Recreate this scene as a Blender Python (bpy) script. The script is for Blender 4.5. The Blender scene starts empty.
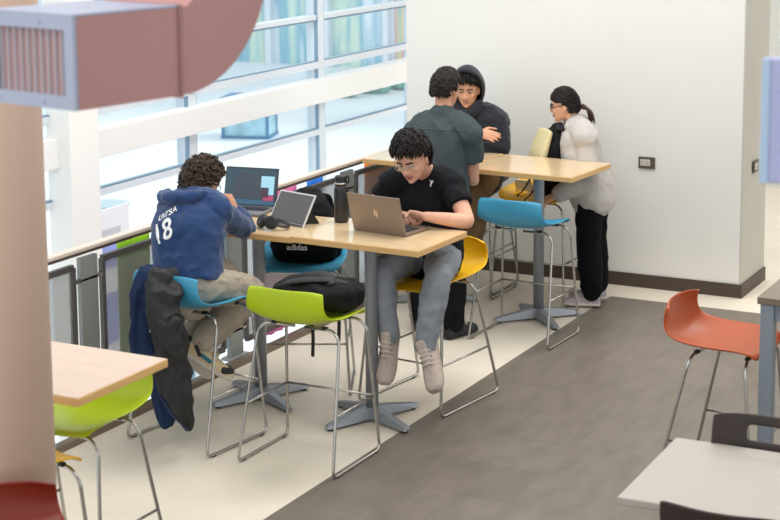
import bpy, bmesh, math, random
from mathutils import Vector, Matrix, Quaternion, noise
from mathutils.bvhtree import BVHTree

V = Vector
COL = bpy.context.scene.collection
PI = math.pi
random.seed(7)

# ------------------------------------------------------------------ camera
FPX, YAW, PITCH, ROLL, DCY = 1680.27, 0.483131, 0.148845, -0.0079213, -135.6725
HC = 3.05
c_f = V((-math.sin(YAW)*math.cos(PITCH), math.cos(YAW)*math.cos(PITCH), -math.sin(PITCH)))
_r0 = V((math.cos(YAW), math.sin(YAW), 0)); _u0 = _r0.cross(c_f)
c_r = _r0*math.cos(ROLL) + _u0*math.sin(ROLL)
c_u = -_r0*math.sin(ROLL) + _u0*math.cos(ROLL)
def ray(x, y): return c_f + c_r*((x-390)/FPX) - c_u*((y-260-DCY)/FPX)
def P(x, y, Y):                       # world point on the plane Y=const seen at a photo pixel
    d = ray(x, y); return V((0, 0, HC)) + d*(Y/d.y)
def PZ(x, y, z=0.0):
    d = ray(x, y); return V((0, 0, HC)) + d*((z-HC)/d.z)
def PX(x, y, X):
    d = ray(x, y); return V((0, 0, HC)) + d*(X/d.x)
def PD(x, y, depth):
    return V((0, 0, HC)) + ray(x, y)*depth

cam = bpy.data.cameras.new('camera'); camo = bpy.data.objects.new('camera', cam); COL.objects.link(camo)
camo.matrix_world = Matrix(((c_r.x, c_u.x, -c_f.x, 0), (c_r.y, c_u.y, -c_f.y, 0), (c_r.z, c_u.z, -c_f.z, HC), (0, 0, 0, 1)))
cam.sensor_width = 36; cam.lens = FPX*36/780; cam.shift_y = DCY/780
cam.dof.use_dof = True; cam.dof.focus_distance = 9.9; cam.dof.aperture_fstop = 4.0
cam.clip_end = 400
bpy.context.scene.camera = camo

# ------------------------------------------------------------------ materials
def lin(c):
    return tuple(((x/255)/12.92 if x/255 <= .04045 else ((x/255+.055)/1.055)**2.4) for x in c) + (1,)
_M = {}
def mat(name, c, rough=.6, metal=0., bump=0., bscale=60., var=0., vscale=8., spec=.5, stretch=None, detail=3, sheen=0., coat=0.):
    if name in _M: return _M[name]
    m = bpy.data.materials.new(name); m.use_nodes = True
    nt = m.node_tree; b = nt.nodes['Principled BSDF']
    b.inputs['Base Color'].default_value = lin(c); b.inputs['Roughness'].default_value = rough
    b.inputs['Metallic'].default_value = metal; b.inputs['Specular IOR Level'].default_value = spec if rough < .8 else spec*.35
    if sheen: b.inputs['Sheen Weight'].default_value = sheen
    if coat: b.inputs['Coat Weight'].default_value = coat; b.inputs['Coat Roughness'].default_value = .12
    tc = nt.nodes.new('ShaderNodeTexCoord'); src = tc.outputs['Object']
    if stretch:
        mp = nt.nodes.new('ShaderNodeMapping'); mp.inputs['Scale'].default_value = stretch
        nt.links.new(src, mp.inputs['Vector']); src = mp.outputs['Vector']
    if var:
        n = nt.nodes.new('ShaderNodeTexNoise'); n.inputs['Scale'].default_value = vscale; n.inputs['Detail'].default_value = detail
        nt.links.new(src, n.inputs['Vector'])
        r = nt.nodes.new('ShaderNodeValToRGB')
        lc = lin(c); r.color_ramp.elements[0].position = .3; r.color_ramp.elements[1].position = .7
        r.color_ramp.elements[0].color = tuple(max(0, x*(1-var)) for x in lc[:3])+(1,)
        r.color_ramp.elements[1].color = tuple(min(1, x*(1+var)) for x in lc[:3])+(1,)
        nt.links.new(n.outputs['Fac'], r.inputs['Fac']); nt.links.new(r.outputs['Color'], b.inputs['Base Color'])
    if bump:
        n2 = nt.nodes.new('ShaderNodeTexNoise'); n2.inputs['Scale'].default_value = bscale; n2.inputs['Detail'].default_value = detail
        nt.links.new(src, n2.inputs['Vector'])
        bp = nt.nodes.new('ShaderNodeBump'); bp.inputs['Strength'].default_value = bump; bp.inputs['Distance'].default_value = .02
        nt.links.new(n2.outputs['Fac'], bp.inputs['Height']); nt.links.new(bp.outputs['Normal'], b.inputs['Normal'])
    _M[name] = m; return m
def glassy(name, tint, alpha_glossy=.06, rough=.0):
    m = bpy.data.materials.new(name); m.use_nodes = True; nt = m.node_tree; nt.nodes.clear()
    o = nt.nodes.new('ShaderNodeOutputMaterial'); mx = nt.nodes.new('ShaderNodeMixShader')
    t = nt.nodes.new('ShaderNodeBsdfTransparent'); g = nt.nodes.new('ShaderNodeBsdfGlossy')
    t.inputs['Color'].default_value = tint; g.inputs['Roughness'].default_value = rough
    mx.inputs['Fac'].default_value = alpha_glossy
    nt.links.new(t.outputs[0], mx.inputs[1]); nt.links.new(g.outputs[0], mx.inputs[2]); nt.links.new(mx.outputs[0], o.inputs[0])
    return m
def screenmesh(name, c, fac):
    m = bpy.data.materials.new(name); m.use_nodes = True; nt = m.node_tree; b = nt.nodes['Principled BSDF']
    b.inputs['Base Color'].default_value = lin(c); b.inputs['Roughness'].default_value = .6
    o = nt.nodes['Material Output']; mx = nt.nodes.new('ShaderNodeMixShader'); t = nt.nodes.new('ShaderNodeBsdfTransparent')
    mx.inputs['Fac'].default_value = fac
    nt.links.new(t.outputs[0], mx.inputs[1]); nt.links.new(b.outputs[0], mx.inputs[2]); nt.links.new(mx.outputs[0], o.inputs[0])
    return m
def emis(name, c, s):
    m = bpy.data.materials.new(name); m.use_nodes = True; nt = m.node_tree; b = nt.nodes['Principled BSDF']
    b.inputs['Base Color'].default_value = lin(c); b.inputs['Emission Color'].default_value = lin(c); b.inputs['Emission Strength'].default_value = s
    b.inputs['Roughness'].default_value = .3
    return m

# ------------------------------------------------------------------ mesh helpers
def box(bm, c, s, bev=0., rot=None, seg=2):
    t = bmesh.new(); bmesh.ops.create_cube(t, size=1)
    bmesh.ops.scale(t, vec=V(s), verts=t.verts)
    if bev: bmesh.ops.bevel(t, geom=list(t.edges), offset=bev, segments=seg, profile=.5, affect='EDGES')
    if rot is not None: bmesh.ops.transform(t, matrix=rot.to_4x4() if len(rot) == 3 else rot, verts=t.verts)
    bmesh.ops.translate(t, vec=V(c), verts=t.verts)
    merge(bm, t)
def merge(bm, t):
    mp = {}
    for v in t.verts: mp[v] = bm.verts.new(v.co)
    for f in t.faces:
        try:
            nf = bm.faces.new([mp[v] for v in f.verts]); nf.smooth = f.smooth
        except ValueError: pass
    t.free()
def rings_to_mesh(bm, rings, cap=True, closed=False, smooth=True):
    vs = [[bm.verts.new(p) for p in r] for r in rings]; n = len(vs[0])
    for i in range(len(vs)-1 + (1 if closed else 0)):
        a, b = vs[i], vs[(i+1) % len(vs)]
        for k in range(n):
            f = bm.faces.new((a[k], a[(k+1) % n], b[(k+1) % n], b[k])); f.smooth = smooth
    if cap and not closed:
        f = bm.faces.new(list(reversed(vs[0]))); f.smooth = False
        f = bm.faces.new(vs[-1]); f.smooth = False
def frames(pts, hint=None):
    n = len(pts); T = []
    for i in range(n):
        t = pts[min(i+1, n-1)] - pts[max(i-1, 0)]
        T.append(t.normalized() if t.length > 1e-9 else V((0, 0, 1)))
    h = V(hint) if hint is not None else (V((1, 0, 0)) if abs(T[0].x) < .8 else V((0, 1, 0)))
    out = []
    for t in T:
        a = (h - t*h.dot(t))
        a = a.normalized() if a.length > 1e-6 else t.orthogonal().normalized()
        out.append((t, a, t.cross(a))); h = a
    return out
def tube(bm, pts, r, n=10, hint=None, closed=False):
    pts = [V(p) for p in pts]; rr = r if isinstance(r, (list, tuple)) else [r]*len(pts)
    fr = frames(pts, hint); rings = []
    for p, q, (t, a, b) in zip(pts, rr, fr):
        rings.append([p + a*(q*math.cos(2*PI*k/n)) + b*(q*math.sin(2*PI*k/n)) for k in range(n)])
    rings_to_mesh(bm, rings, closed=closed)
def fillet(pts, r=.035, n=5):
    pts = [V(p) for p in pts]; out = [pts[0]]
    for i in range(1, len(pts)-1):
        a, b, c = pts[i-1], pts[i], pts[i+1]
        d1, d2 = (a-b), (c-b); q = min(r, d1.length*.45, d2.length*.45)
        s, e = b + d1.normalized()*q, b + d2.normalized()*q
        for k in range(n+1):
            t = k/n; out.append(s*(1-t)**2 + b*2*t*(1-t) + e*t*t)
    out.append(pts[-1]); return out
def crom(vals, sub):
    """Catmull-Rom through a list of Vectors / floats"""
    out = []; n = len(vals)
    for i in range(n-1):
        p0, p1, p2, p3 = vals[max(i-1, 0)], vals[i], vals[i+1], vals[min(i+2, n-1)]
        for k in range(sub):
            t = k/sub
            out.append(((p1*2) + (p2-p0)*t + (p0*2-p1*5+p2*4-p3)*t*t + (p1*3-p0-p2*3+p3)*t**3)*.5)
    out.append(vals[-1]); return out
def loft(bm, pts, rx, ry=None, lat=None, sub=5, n=18, rounded=True, power=2.0):
    """smooth limb through pts; rx along lateral hint, ry the other way"""
    pts = [V(p) for p in pts]; ry = ry or rx
    pp = crom(pts, sub); ax = crom(list(map(float, rx)), sub); ay = crom(list(map(float, ry)), sub)
    if lat is not None and isinstance(lat, list): hl = crom([V(l) for l in lat], sub)
    else: hl = None
    fr = frames(pp, lat if (lat is not None and hl is None) else None)
    if hl:
        f2 = []
        for (t, a, b), h in zip(fr, hl):
            a = (h - t*h.dot(t)).normalized(); f2.append((t, a, t.cross(a)))
        fr = f2
    rings = []
    def ring(p, a, b, x, y):
        R = []
        for k in range(n):
            c, s = math.cos(2*PI*k/n), math.sin(2*PI*k/n)
            if power != 2.0:
                c = math.copysign(abs(c)**(2/power), c); s = math.copysign(abs(s)**(2/power), s)
            R.append(p + a*(x*c) + b*(y*s))
        return R
    m = len(pp)
    if rounded:
        t, a, b = fr[0]; e = min(ax[0], ay[0])
        for q in (.9, .6, .3):
            s = math.sqrt(1-q*q); rings.append(ring(pp[0]-t*e*q, a, b, ax[0]*s, ay[0]*s))
    for p, (t, a, b), x, y in zip(pp, fr, ax, ay): rings.append(ring(p, a, b, x, y))
    if rounded:
        t, a, b = fr[-1]; e = min(ax[-1], ay[-1])
        for q in (.3, .6, .9):
            s = math.sqrt(1-q*q); rings.append(ring(pp[-1]+t*e*q, a, b, ax[-1]*s, ay[-1]*s))
    rings_to_mesh(bm, rings)
def ball(bm, c, r, M3=None, seg=12):
    """ellipsoid with radii r (3) in the frame M3 (columns)"""
    if not isinstance(r, (tuple, list)): r = (r, r, r)
    t = bmesh.new(); bmesh.ops.create_uvsphere(t, u_segments=seg, v_segments=max(6, seg*2//3), radius=1)
    bmesh.ops.scale(t, vec=V(r), verts=t.verts)
    if M3 is not None: bmesh.ops.transform(t, matrix=M3.to_4x4(), verts=t.verts)
    bmesh.ops.translate(t, vec=V(c), verts=t.verts)
    for f in t.faces: f.smooth = True
    merge(bm, t)
def lathe(bm, prof, c=(0, 0, 0), n=24):
    rings = [[V(c)+V((r*math.cos(2*PI*k/n), r*math.sin(2*PI*k/n), z)) for k in range(n)] for r, z in prof]
    rings_to_mesh(bm, rings)
def prism(bm, poly, vec, smooth=False):
    """extrude polygon (list of Vectors) by vec"""
    a = [bm.verts.new(V(p)) for p in poly]; b = [bm.verts.new(V(p)+V(vec)) for p in poly]; n = len(a)
    bm.faces.new(list(reversed(a))); bm.faces.new(b)
    for k in range(n):
        f = bm.faces.new((a[k], a[(k+1) % n], b[(k+1) % n], b[k])); f.smooth = smooth
def B(): return bmesh.new()
def obj(name, bm, m=None, parent=None, smooth=False, off=None, recalc=True, mods=None):
    if off is not None: bmesh.ops.translate(bm, vec=-V(off), verts=bm.verts)
    if recalc: bmesh.ops.recalc_face_normals(bm, faces=bm.faces)
    if smooth:
        for f in bm.faces: f.smooth = True
    me = bpy.data.meshes.new(name); bm.to_mesh(me); bm.free()
    o = bpy.data.objects.new(name, me); COL.objects.link(o)
    if m: me.materials.append(m)
    if parent: o.parent = parent
    return o
def thing(name, label, cat, loc=(0, 0, 0), rz=0., group=None):
    o = bpy.data.objects.new(name, None); COL.objects.link(o); o.empty_display_size = .1
    o.location = loc; o.rotation_euler = (0, 0, rz); o['label'] = label; o['category'] = cat
    if group: o['group'] = group
    return o
def tag(o, label, cat, group=None):
    o['label'] = label; o['category'] = cat
    if group: o['group'] = group
    return o
def struct(name, bm, m, parent=None, smooth=False):
    o = obj(name, bm, m, parent, smooth)
    if not parent: o['kind'] = 'structure'
    return o
def dup(root, label, loc, rz, group=None, recolor=None, scale=None):
    r = root.copy(); COL.objects.link(r); r.location = loc; r.rotation_euler = (0, 0, rz); r['label'] = label
    if group: r['group'] = group
    if scale: r.scale = scale
    def kids(src, dst):
        for ch in list(src.children):
            c = ch.copy(); COL.objects.link(c); c.parent = dst
            if recolor and ch.name.split('.')[0] == 'seat_shell':
                c.data = ch.data.copy(); c.data.materials[0] = recolor
            kids(ch, c)
    kids(root, r); return r
def apply_mods(o, mods):
    """mods: list of (type, dict); evaluated and baked into the mesh"""
    for t, d in mods:
        md = o.modifiers.new(t.lower(), t)
        for k, v in d.items(): setattr(md, k, v)
    bpy.context.view_layer.update()
    dg = bpy.context.evaluated_depsgraph_get()
    me = bpy.data.meshes.new_from_object(o.evaluated_get(dg))
    old = o.data; mats = [m for m in old.materials]
    o.modifiers.clear(); o.data = me
    me.materials.clear()
    for m in mats: me.materials.append(m)
    bpy.data.meshes.remove(old)
    for p in me.polygons: p.use_smooth = True
    return o
def organic(name, bm, m, parent, off, voxel=.007, smooth=3, wrinkle=0., wscale=9., seed=0., stretch=(1, 1, 1)):
    """lofts joined into one continuous skin"""
    o = obj(name, bm, m, parent, off=off)
    apply_mods(o, [('REMESH', dict(mode='VOXEL', voxel_size=voxel, use_smooth_shade=True)), ('SMOOTH', dict(factor=.5, iterations=smooth))])
    if wrinkle:
        me = o.data; me.update()
        ns = [v.normal.copy() for v in me.vertices]; sd = V((seed, seed*1.7, -seed))
        for v, nn in zip(me.vertices, ns):
            q = V((v.co.x*stretch[0], v.co.y*stretch[1], v.co.z*stretch[2]))*wscale + sd
            w = noise.noise(q) + .5*noise.noise(q*2.1)
            w = -abs(w)*1.6 + .4
            v.co += nn*(w*wrinkle)
        me.update()
    return o
# ------------------------------------------------------------------ base materials
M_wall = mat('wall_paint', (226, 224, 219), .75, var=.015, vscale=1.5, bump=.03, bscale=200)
M_wallshade = mat('wall_paint_shaded', (186, 183, 174), .75, var=.015, vscale=1.5)  # same wall paint, with the shade of the side face put into its colour
M_floor = mat('beige_vinyl', (222, 212, 196), .42, var=.05, vscale=2.2, spec=.35)
M_base = mat('brown_baseboard', (74, 62, 53), .5, spec=.4)
M_column = mat('pink_beige_column', (216, 188, 170), .7, var=.02, vscale=1.2)
M_white = mat('white_steel', (216, 223, 231), .45)
M_maple = mat('maple_top', (222, 194, 154), .2, var=.06, vscale=5, stretch=(1, 14, 14), coat=.5, spec=.5)
M_mapleedge = mat('maple_edge', (212, 170, 112), .45, var=.1, vscale=6, stretch=(1, 1, 20))
M_pinktop = mat('pale_maple_top', (212, 188, 170), .4, var=.04, vscale=4, stretch=(1, 10, 10), spec=.35)
M_steel = mat('grey_powder_steel', (150, 155, 162), .38, metal=.55, spec=.5)
M_chrome = mat('brushed_chrome', (178, 176, 172), .25, metal=.95)
M_black = mat('black_rubber', (22, 22, 23), .6)
def dark_floor_mat():
    m = bpy.data.materials.new('dark_vinyl_tile'); m.use_nodes = True; nt = m.node_tree; b = nt.nodes['Principled BSDF']
    b.inputs['Roughness'].default_value = .4; b.inputs['Specular IOR Level'].default_value = .35
    tc = nt.nodes.new('ShaderNodeTexCoord')
    n = nt.nodes.new('ShaderNodeTexNoise'); n.inputs['Scale'].default_value = 3.5; n.inputs['Detail'].default_value = 6
    mp = nt.nodes.new('ShaderNodeMapping'); mp.inputs['Scale'].default_value = (3, 1, 1)
    nt.links.new(tc.outputs['Object'], mp.inputs['Vector']); nt.links.new(mp.outputs['Vector'], n.inputs['Vector'])
    br = nt.nodes.new('ShaderNodeTexBrick'); br.inputs['Scale'].default_value = 1.0
    br.inputs['Brick Width'].default_value = .9; br.inputs['Row Height'].default_value = .45; br.inputs['Mortar Size'].default_value = .002
    br.inputs['Color1'].default_value = lin((112, 103, 94)); br.inputs['Color2'].default_value = lin((119, 110, 100)); br.inputs['Mortar'].default_value = lin((98, 90, 82))
    nt.links.new(tc.outputs['Object'], br.inputs['Vector'])
    mx = nt.nodes.new('ShaderNodeMixRGB'); mx.blend_type = 'MULTIPLY'; mx.inputs['Fac'].default_value = 1
    r = nt.nodes.new('ShaderNodeValToRGB'); r.color_ramp.elements[0].color = (.84, .84, .84, 1); r.color_ramp.elements[1].color = (1.12, 1.12, 1.12, 1)
    r.color_ramp.elements[0].position = .3; r.color_ramp.elements[1].position = .7
    nt.links.new(n.outputs['Fac'], r.inputs['Fac']); nt.links.new(br.outputs['Color'], mx.inputs[1]); nt.links.new(r.outputs['Color'], mx.inputs[2])
    nt.links.new(mx.outputs[0], b.inputs['Base Color'])
    return m
M_dark = dark_floor_mat()

# ------------------------------------------------------------------ room shell
XR = -5.62                                   # floor edge at the atrium
WY = 11.59                                   # face of the back wall pier
bm = B(); box(bm, ((XR+7)/2, 8.5, -.15), (7-XR, 25, .3)); struct('floor', bm, M_floor)
bm = B(); box(bm, ((-4.1+7)/2, 3.1, .001), (11.1, 16.26, .002)); struct('floor', bm, M_dark)
bm = B(); box(bm, (-6.5, 8, -3.65), (1.9, 30, .3)); struct('floor', bm, mat('lower_floor_pale', (176, 176, 176), .4))
bm = B(); box(bm, ((-5.93-3.25)/2, 11.9, 1.05), (2.68, .62, 9.1)); struct('wall_back', bm, M_wall)
bm = B(); box(bm, (-3.252, 11.9, 2.8), (.012, .622, 5.6)); struct('wall_right', bm, M_wallshade)  # thin sheet over the pier's side, carries the shaded wall colour
bm = B(); box(bm, ((-5.6-3.25)/2+.006, 11.583, .05), (2.37, .014, .1), .003); struct('baseboard_back', bm, M_base)
bm = B(); box(bm, (-3.238, 11.895, .05), (.014, .64, .1), .003); struct('baseboard_right', bm, M_base)
bm = B(); box(bm, (2, 16.0, 2.8), (13.0, .15, 5.6)); struct('wall_far', bm, mat('far_wall_white', (214, 213, 208), .6))
bm = B(); box(bm, (-1.5, 15.9, 2.02), (4.5, .03, .06)); struct('trim_1', bm, mat('orange_wood_trim', (214, 150, 84), .5))
bm = B(); box(bm, (-.3, 4.5, 5.7), (14.6, 26, .2)); struct('ceiling', bm, mat('ceiling_white', (236, 235, 232), .8))
bm = B(); box(bm, (XR+.03, 8, .012), (.06, 14, .05), .004); struct('trim_2', bm, mat('bronze_floor_edge', (120, 104, 88), .4, metal=.3))

# round column in the left foreground
cc = PD(50, 300, 6.05); cdir = V((c_r.x, c_r.y, 0)).normalized()
ctr = V((cc.x, cc.y, 0)) - cdir*.155
bm = B(); lathe(bm, [(.15, 0), (.15, 5.6)], (ctr.x, ctr.y, 0), 48)
o = struct('column', bm, M_column, smooth=True)

# window wall towards the courtyard
XW = -7.2
win = bpy.data.objects.new('window_1', None); COL.objects.link(win); win['kind'] = 'structure'
bm = B(); box(bm, (XW-.02, 10, 1.05), (.012, 14, 9.1)); o = obj('glass_pane', bm, glassy('window_glass', (.93, .97, .98, 1), .04), win)
def zrow(x, y): return PX(x, y, XW).z
zA = zrow(407, 2.5); zB = zrow(407, 45.5); zb1, zb0 = zrow(407, 57.5), zrow(407, 78.6); zC = zrow(407, 106)
for z, h, d in ((zA, .045, .08), (zB, .06, .1), (zC, .05, .1), (3.1, .06, .1), (-.6, .06, .1)):
    bm = B(); box(bm, (XW, 10, z), (d, 14, h), .004); obj('mullion', bm, M_white, win)
for y in (7.0, PX(188, 140, XW).y, PX(316.5, 60, XW).y, 14.2, 16.1):
    bm = B(); box(bm, (XW-.01, y, 1.05), (.12, .10, 9.1), .004); obj('mullion', bm, M_white, win)
M_gk = mat('blue_grey_gasket', (128, 156, 178), .5)
for z in (zA-.03, zB+.036, zC+.034, zb0-.006):
    bm = B(); box(bm, (XW+.03, 10, z), (.03, 14, .008)); obj('gasket', bm, M_gk, win)
for y in (PX(188, 140, XW).y, PX(316.5, 60, XW).y):
    for s_ in (-1, 1):
        bm = B(); box(bm, (XW+.03, y+s_*.055, 1.05), (.03, .01, 9.1)); obj('gasket', bm, M_gk, win)
bm = B(); box(bm, (XW+.05, 10, (zb0+zb1)/2), (.14, 14, zb1-zb0), .006); struct('beam', bm, mat('cream_beam', (238, 237, 235), .5))
bm = B(); y0, y1 = PX(45, 200, XW).y, PX(79, 200, XW).y
box(bm, (XW+.11, (y0+y1)/2, 1.05), (.2, (y1-y0)*.86, 9.1), .01); struct('column', bm, mat('white_window_column', (243, 241, 238), .55))

# courtyard and the building across it
M_ground = mat('pale_paving', (224, 229, 234), .5, var=.07, vscale=.25, stretch=(.35, 1.4, 1), detail=4)
bm = B(); box(bm, (-75, 55, -3.6), (135, 150, .2)); struct('ground', bm, M_ground)
fb = PZ(330, 66, -3.5); FY = fb.y
def facade_mat():
    m = bpy.data.materials.new('striped_facade_glass'); m.use_nodes = True; nt = m.node_tree; b = nt.nodes['Principled BSDF']
    b.inputs['Roughness'].default_value = .35
    tc = nt.nodes.new('ShaderNodeTexCoord'); mp = nt.nodes.new('ShaderNodeMapping'); mp.inputs['Scale'].default_value = (.34, 0, .03)
    n = nt.nodes.new('ShaderNodeTexNoise'); n.inputs['Scale'].default_value = 1.6; n.inputs['Detail'].default_value = 5
    r = nt.nodes.new('ShaderNodeValToRGB'); cr = r.color_ramp
    cols = [(.30, (96, 150, 196)), (.38, (150, 200, 214)), (.44, (206, 224, 206)), (.49, (120, 178, 200)), (.54, (214, 226, 236)), (.585, (228, 236, 240)), (.62, (206, 140, 160)), (.64, (226, 214, 160)), (.67, (130, 176, 206)), (.75, (200, 222, 232))]
    cr.elements[0].position = cols[0][0]; cr.elements[0].color = lin(cols[0][1])
    cr.elements[1].position = cols[-1][0]; cr.elements[1].color = lin(cols[-1][1])
    for p, c in cols[1:-1]: e = cr.elements.new(p); e.color = lin(c)
    nt.links.new(tc.outputs['Object'], mp.inputs[0]); nt.links.new(mp.outputs[0], n.inputs['Vector']); nt.links.new(n.outputs['Fac'], r.inputs[0]); nt.links.new(r.outputs[0], b.inputs['Base Color'])
    return m
M_fac = facade_mat()
bt = thing('building', 'pale glass building with blue and pink vertical stripes across the courtyard', 'building', (fb.x, FY, -3.5))
bm = B(); box(bm, (0, 3, 9), (60, 6, 18)); obj('facade', bm, M_fac, bt)
bm = B(); box(bm, (0, -.3, 4.2), (60, .5, .5)); obj('canopy_band', bm, M_white, bt)
bm = B()
bm.free()
for k in range(-12, 13):
    bm = B(); box(bm, (k*2.3, -.15, 2.0), (.22, .3, 4.0)); obj('entrance_post', bm, M_white, bt)
# planting strip and kiosk in the courtyard
M_leaf = mat('teal_hedge_leaf', (120, 168, 160), .8, var=.35, vscale=2.5)
for i, (x, y, w) in enumerate(((345, 97, .6), (374, 93, .6), (402, 89, .6))):
    p = PZ(x, y, -3.5); bm = B()
    for k in range(60):
        ball(bm, (random.uniform(-w/2, w/2), random.uniform(-.25, .25), random.uniform(.1, .42)), random.uniform(.12, .2), seg=6)
    o = obj('shrub', bm, M_leaf); o.location = p
    tag(o, ('teal green courtyard shrub beyond the window, nearest to the vertical mullion', 'teal green courtyard shrub beyond the window, middle of the three', 'teal green courtyard shrub beyond the window, right beside the white wall')[i], 'shrub', 'shrubs in the courtyard')
kp = PZ(250, 136, -3.5)
kt = thing('kiosk', 'small blue framed glass kiosk standing in the courtyard under the white beam', 'kiosk', kp, .3)
bm = B(); box(bm, (0, 0, .5), (1.15, .9, .9), .02); obj('glass_body', bm, mat('kiosk_glass', (150, 190, 205), .25, var=.3, vscale=2), kt)
bm = B()
for sx in (-1, 1):
    for sy in (-1, 1): box(bm, (sx*.57, sy*.44, .5), (.07, .07, 1.0))
box(bm, (0, 0, 1.0), (1.25, 1.0, .06)); box(bm, (0, 0, .03), (1.25, 1.0, .06)); obj('frame', bm, mat('kiosk_blue', (70, 120, 160), .5), kt)
gp = PZ(107, 205, -3.5); bm = B(); lathe(bm, [(.45, 0), (.45, .03), (.38, .04)], gp, 32)
tag(obj('manhole_cover', bm, mat('pale_iron', (178, 192, 200), .5), smooth=False), 'round grey cover in the pale courtyard paving beside the white column', 'cover')

# poster behind the railing at the glass
XP = XW+.1
pa, pb = PX(89, 214, XP), PX(128, 219, XP)
pt = thing('poster_stand', 'white and blue poster board standing behind the railing by the white column', 'poster', (XP, (pa.y+pb.y)/2, -3.5))
ph = pa.z+3.5; pw = pb.y-pa.y
bm = B(); box(bm, (0, 0, ph-.55), (.02, pw, 1.1), .003); obj('board', bm, mat('poster_white', (242, 243, 248), .5), pt)
bm = B(); box(bm, (.012, 0, ph-.34), (.004, pw*.94, .16)); box(bm, (.012, 0, ph-.78), (.004, pw*.9, .36)); obj('blue_print', bm, mat('poster_blue', (150, 164, 226), .5), pt)
bm = B()
for q in (.2, .3): box(bm, (.012, -.02, ph-.1-q*.25), (.004, pw*.6, .022))
obj('faint_lines', bm, mat('poster_grey', (206, 210, 216), .5), pt)
bm = B(); box(bm, (0, 0, (ph-1.1)/2), (.04, .04, ph-1.1)); box(bm, (0, 0, .01), (.3, .3, .02)); obj('post', bm, M_white, pt)

# ------------------------------------------------------------------ railing
XRAIL = -5.66; RZ = 1.035
rl = thing('railing', 'long guard railing with wooden handrail and grey mesh screens along the atrium edge', 'railing', (XRAIL, 8, 0))
def rp(y, z, dx=0): return (dx, y-8, z)
bm = B(); box(bm, rp(8.75, RZ), (.058, 5.64, .024), .006); obj('handrail', bm, mat('beige_handrail', (214, 200, 186), .35, spec=.5), rl)
bm = B(); box(bm, rp(8.75, RZ-.021), (.04, 5.62, .016)); obj('rail_channel', bm, mat('brown_rail_channel', (104, 88, 80), .4), rl)
M_post = mat('rail_post_grey', (146, 150, 148), .45, metal=.2)
ys = [6.0, 7.2, 8.66, 10.13, 11.45]
for y in ys:
    bm = B(); box(bm, rp(y, RZ/2-.02), (.03, .15, RZ-.06), .004); box(bm, rp(y, .03), (.09, .2, .02), .004); po = obj('post', bm, M_post, rl)
    for z in (.86, .2):
        bm = B(); box(bm, rp(y, z, .0), (.03, .24, .025), .006); obj('clip', bm, M_chrome, po)
M_mesh = screenmesh('perforated_grey_screen', (158, 158, 155), .5); M_mf = mat('screen_frame_grey', (92, 88, 86), .45, metal=.3)
for a, b in zip(ys[:-1], ys[1:]):
    a2, b2 = a+.13, b-.13; zt, zb = .945, .11
    bm = B(); box(bm, rp((a2+b2)/2, (zt+zb)/2), (.006, b2-a2-.03, zt-zb-.03)); s = obj('mesh_screen', bm, M_mesh, rl)
    bm = B()
    for z in (zt, zb): box(bm, rp((a2+b2)/2, z), (.03, b2-a2, .035), .004)
    for y in (a2, b2): box(bm, rp(y, (zt+zb)/2), (.03, .03, zt-zb), .004)
    obj('screen_frame', bm, M_mf, s)
# coloured banners hanging behind the railing
def banner(y0, y1, c, label, zt=RZ-.05, zb=.02, x=XRAIL-.09):
    bm = B(); n = 20; rows = 6
    g = [[bm.verts.new((.012*math.sin(k*1.3+y0)+.006*math.sin(k*2.9), (y1-y0)*(k/n-.5), zb+(zt-zb)*j/rows)) for k in range(n+1)] for j in range(rows+1)]
    for j in range(rows):
        for k in range(n): bm.faces.new((g[j][k], g[j][k+1], g[j+1][k+1], g[j+1][k])).smooth = True
    o = obj('banner', bm, mat('banner_%s' % label.split()[0], c, .7, var=.05)); o.location = (x, (y0+y1)/2, 0)
    sm = o.modifiers.new('s', 'SOLIDIFY'); sm.thickness = .006
    tag(o, label, 'banner', 'coloured banners behind the railing')
XB = XRAIL-.09
def by(x, y): return PX(x, y, XB).y
banner(by(115, 245), by(147, 238), (150, 208, 20), 'lime banner hanging behind the railing left of the person in navy')
banner(by(262, 205), by(296, 190), (226, 120, 176), 'pink banner hanging behind the railing behind the tablet')
banner(by(308, 180), by(322, 176), (32, 128, 232), 'blue banner hanging behind the railing left of the water bottle')
banner(by(366, 165), by(394, 160), (236, 134, 34), 'orange banner hanging behind the railing at the far table')

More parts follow.
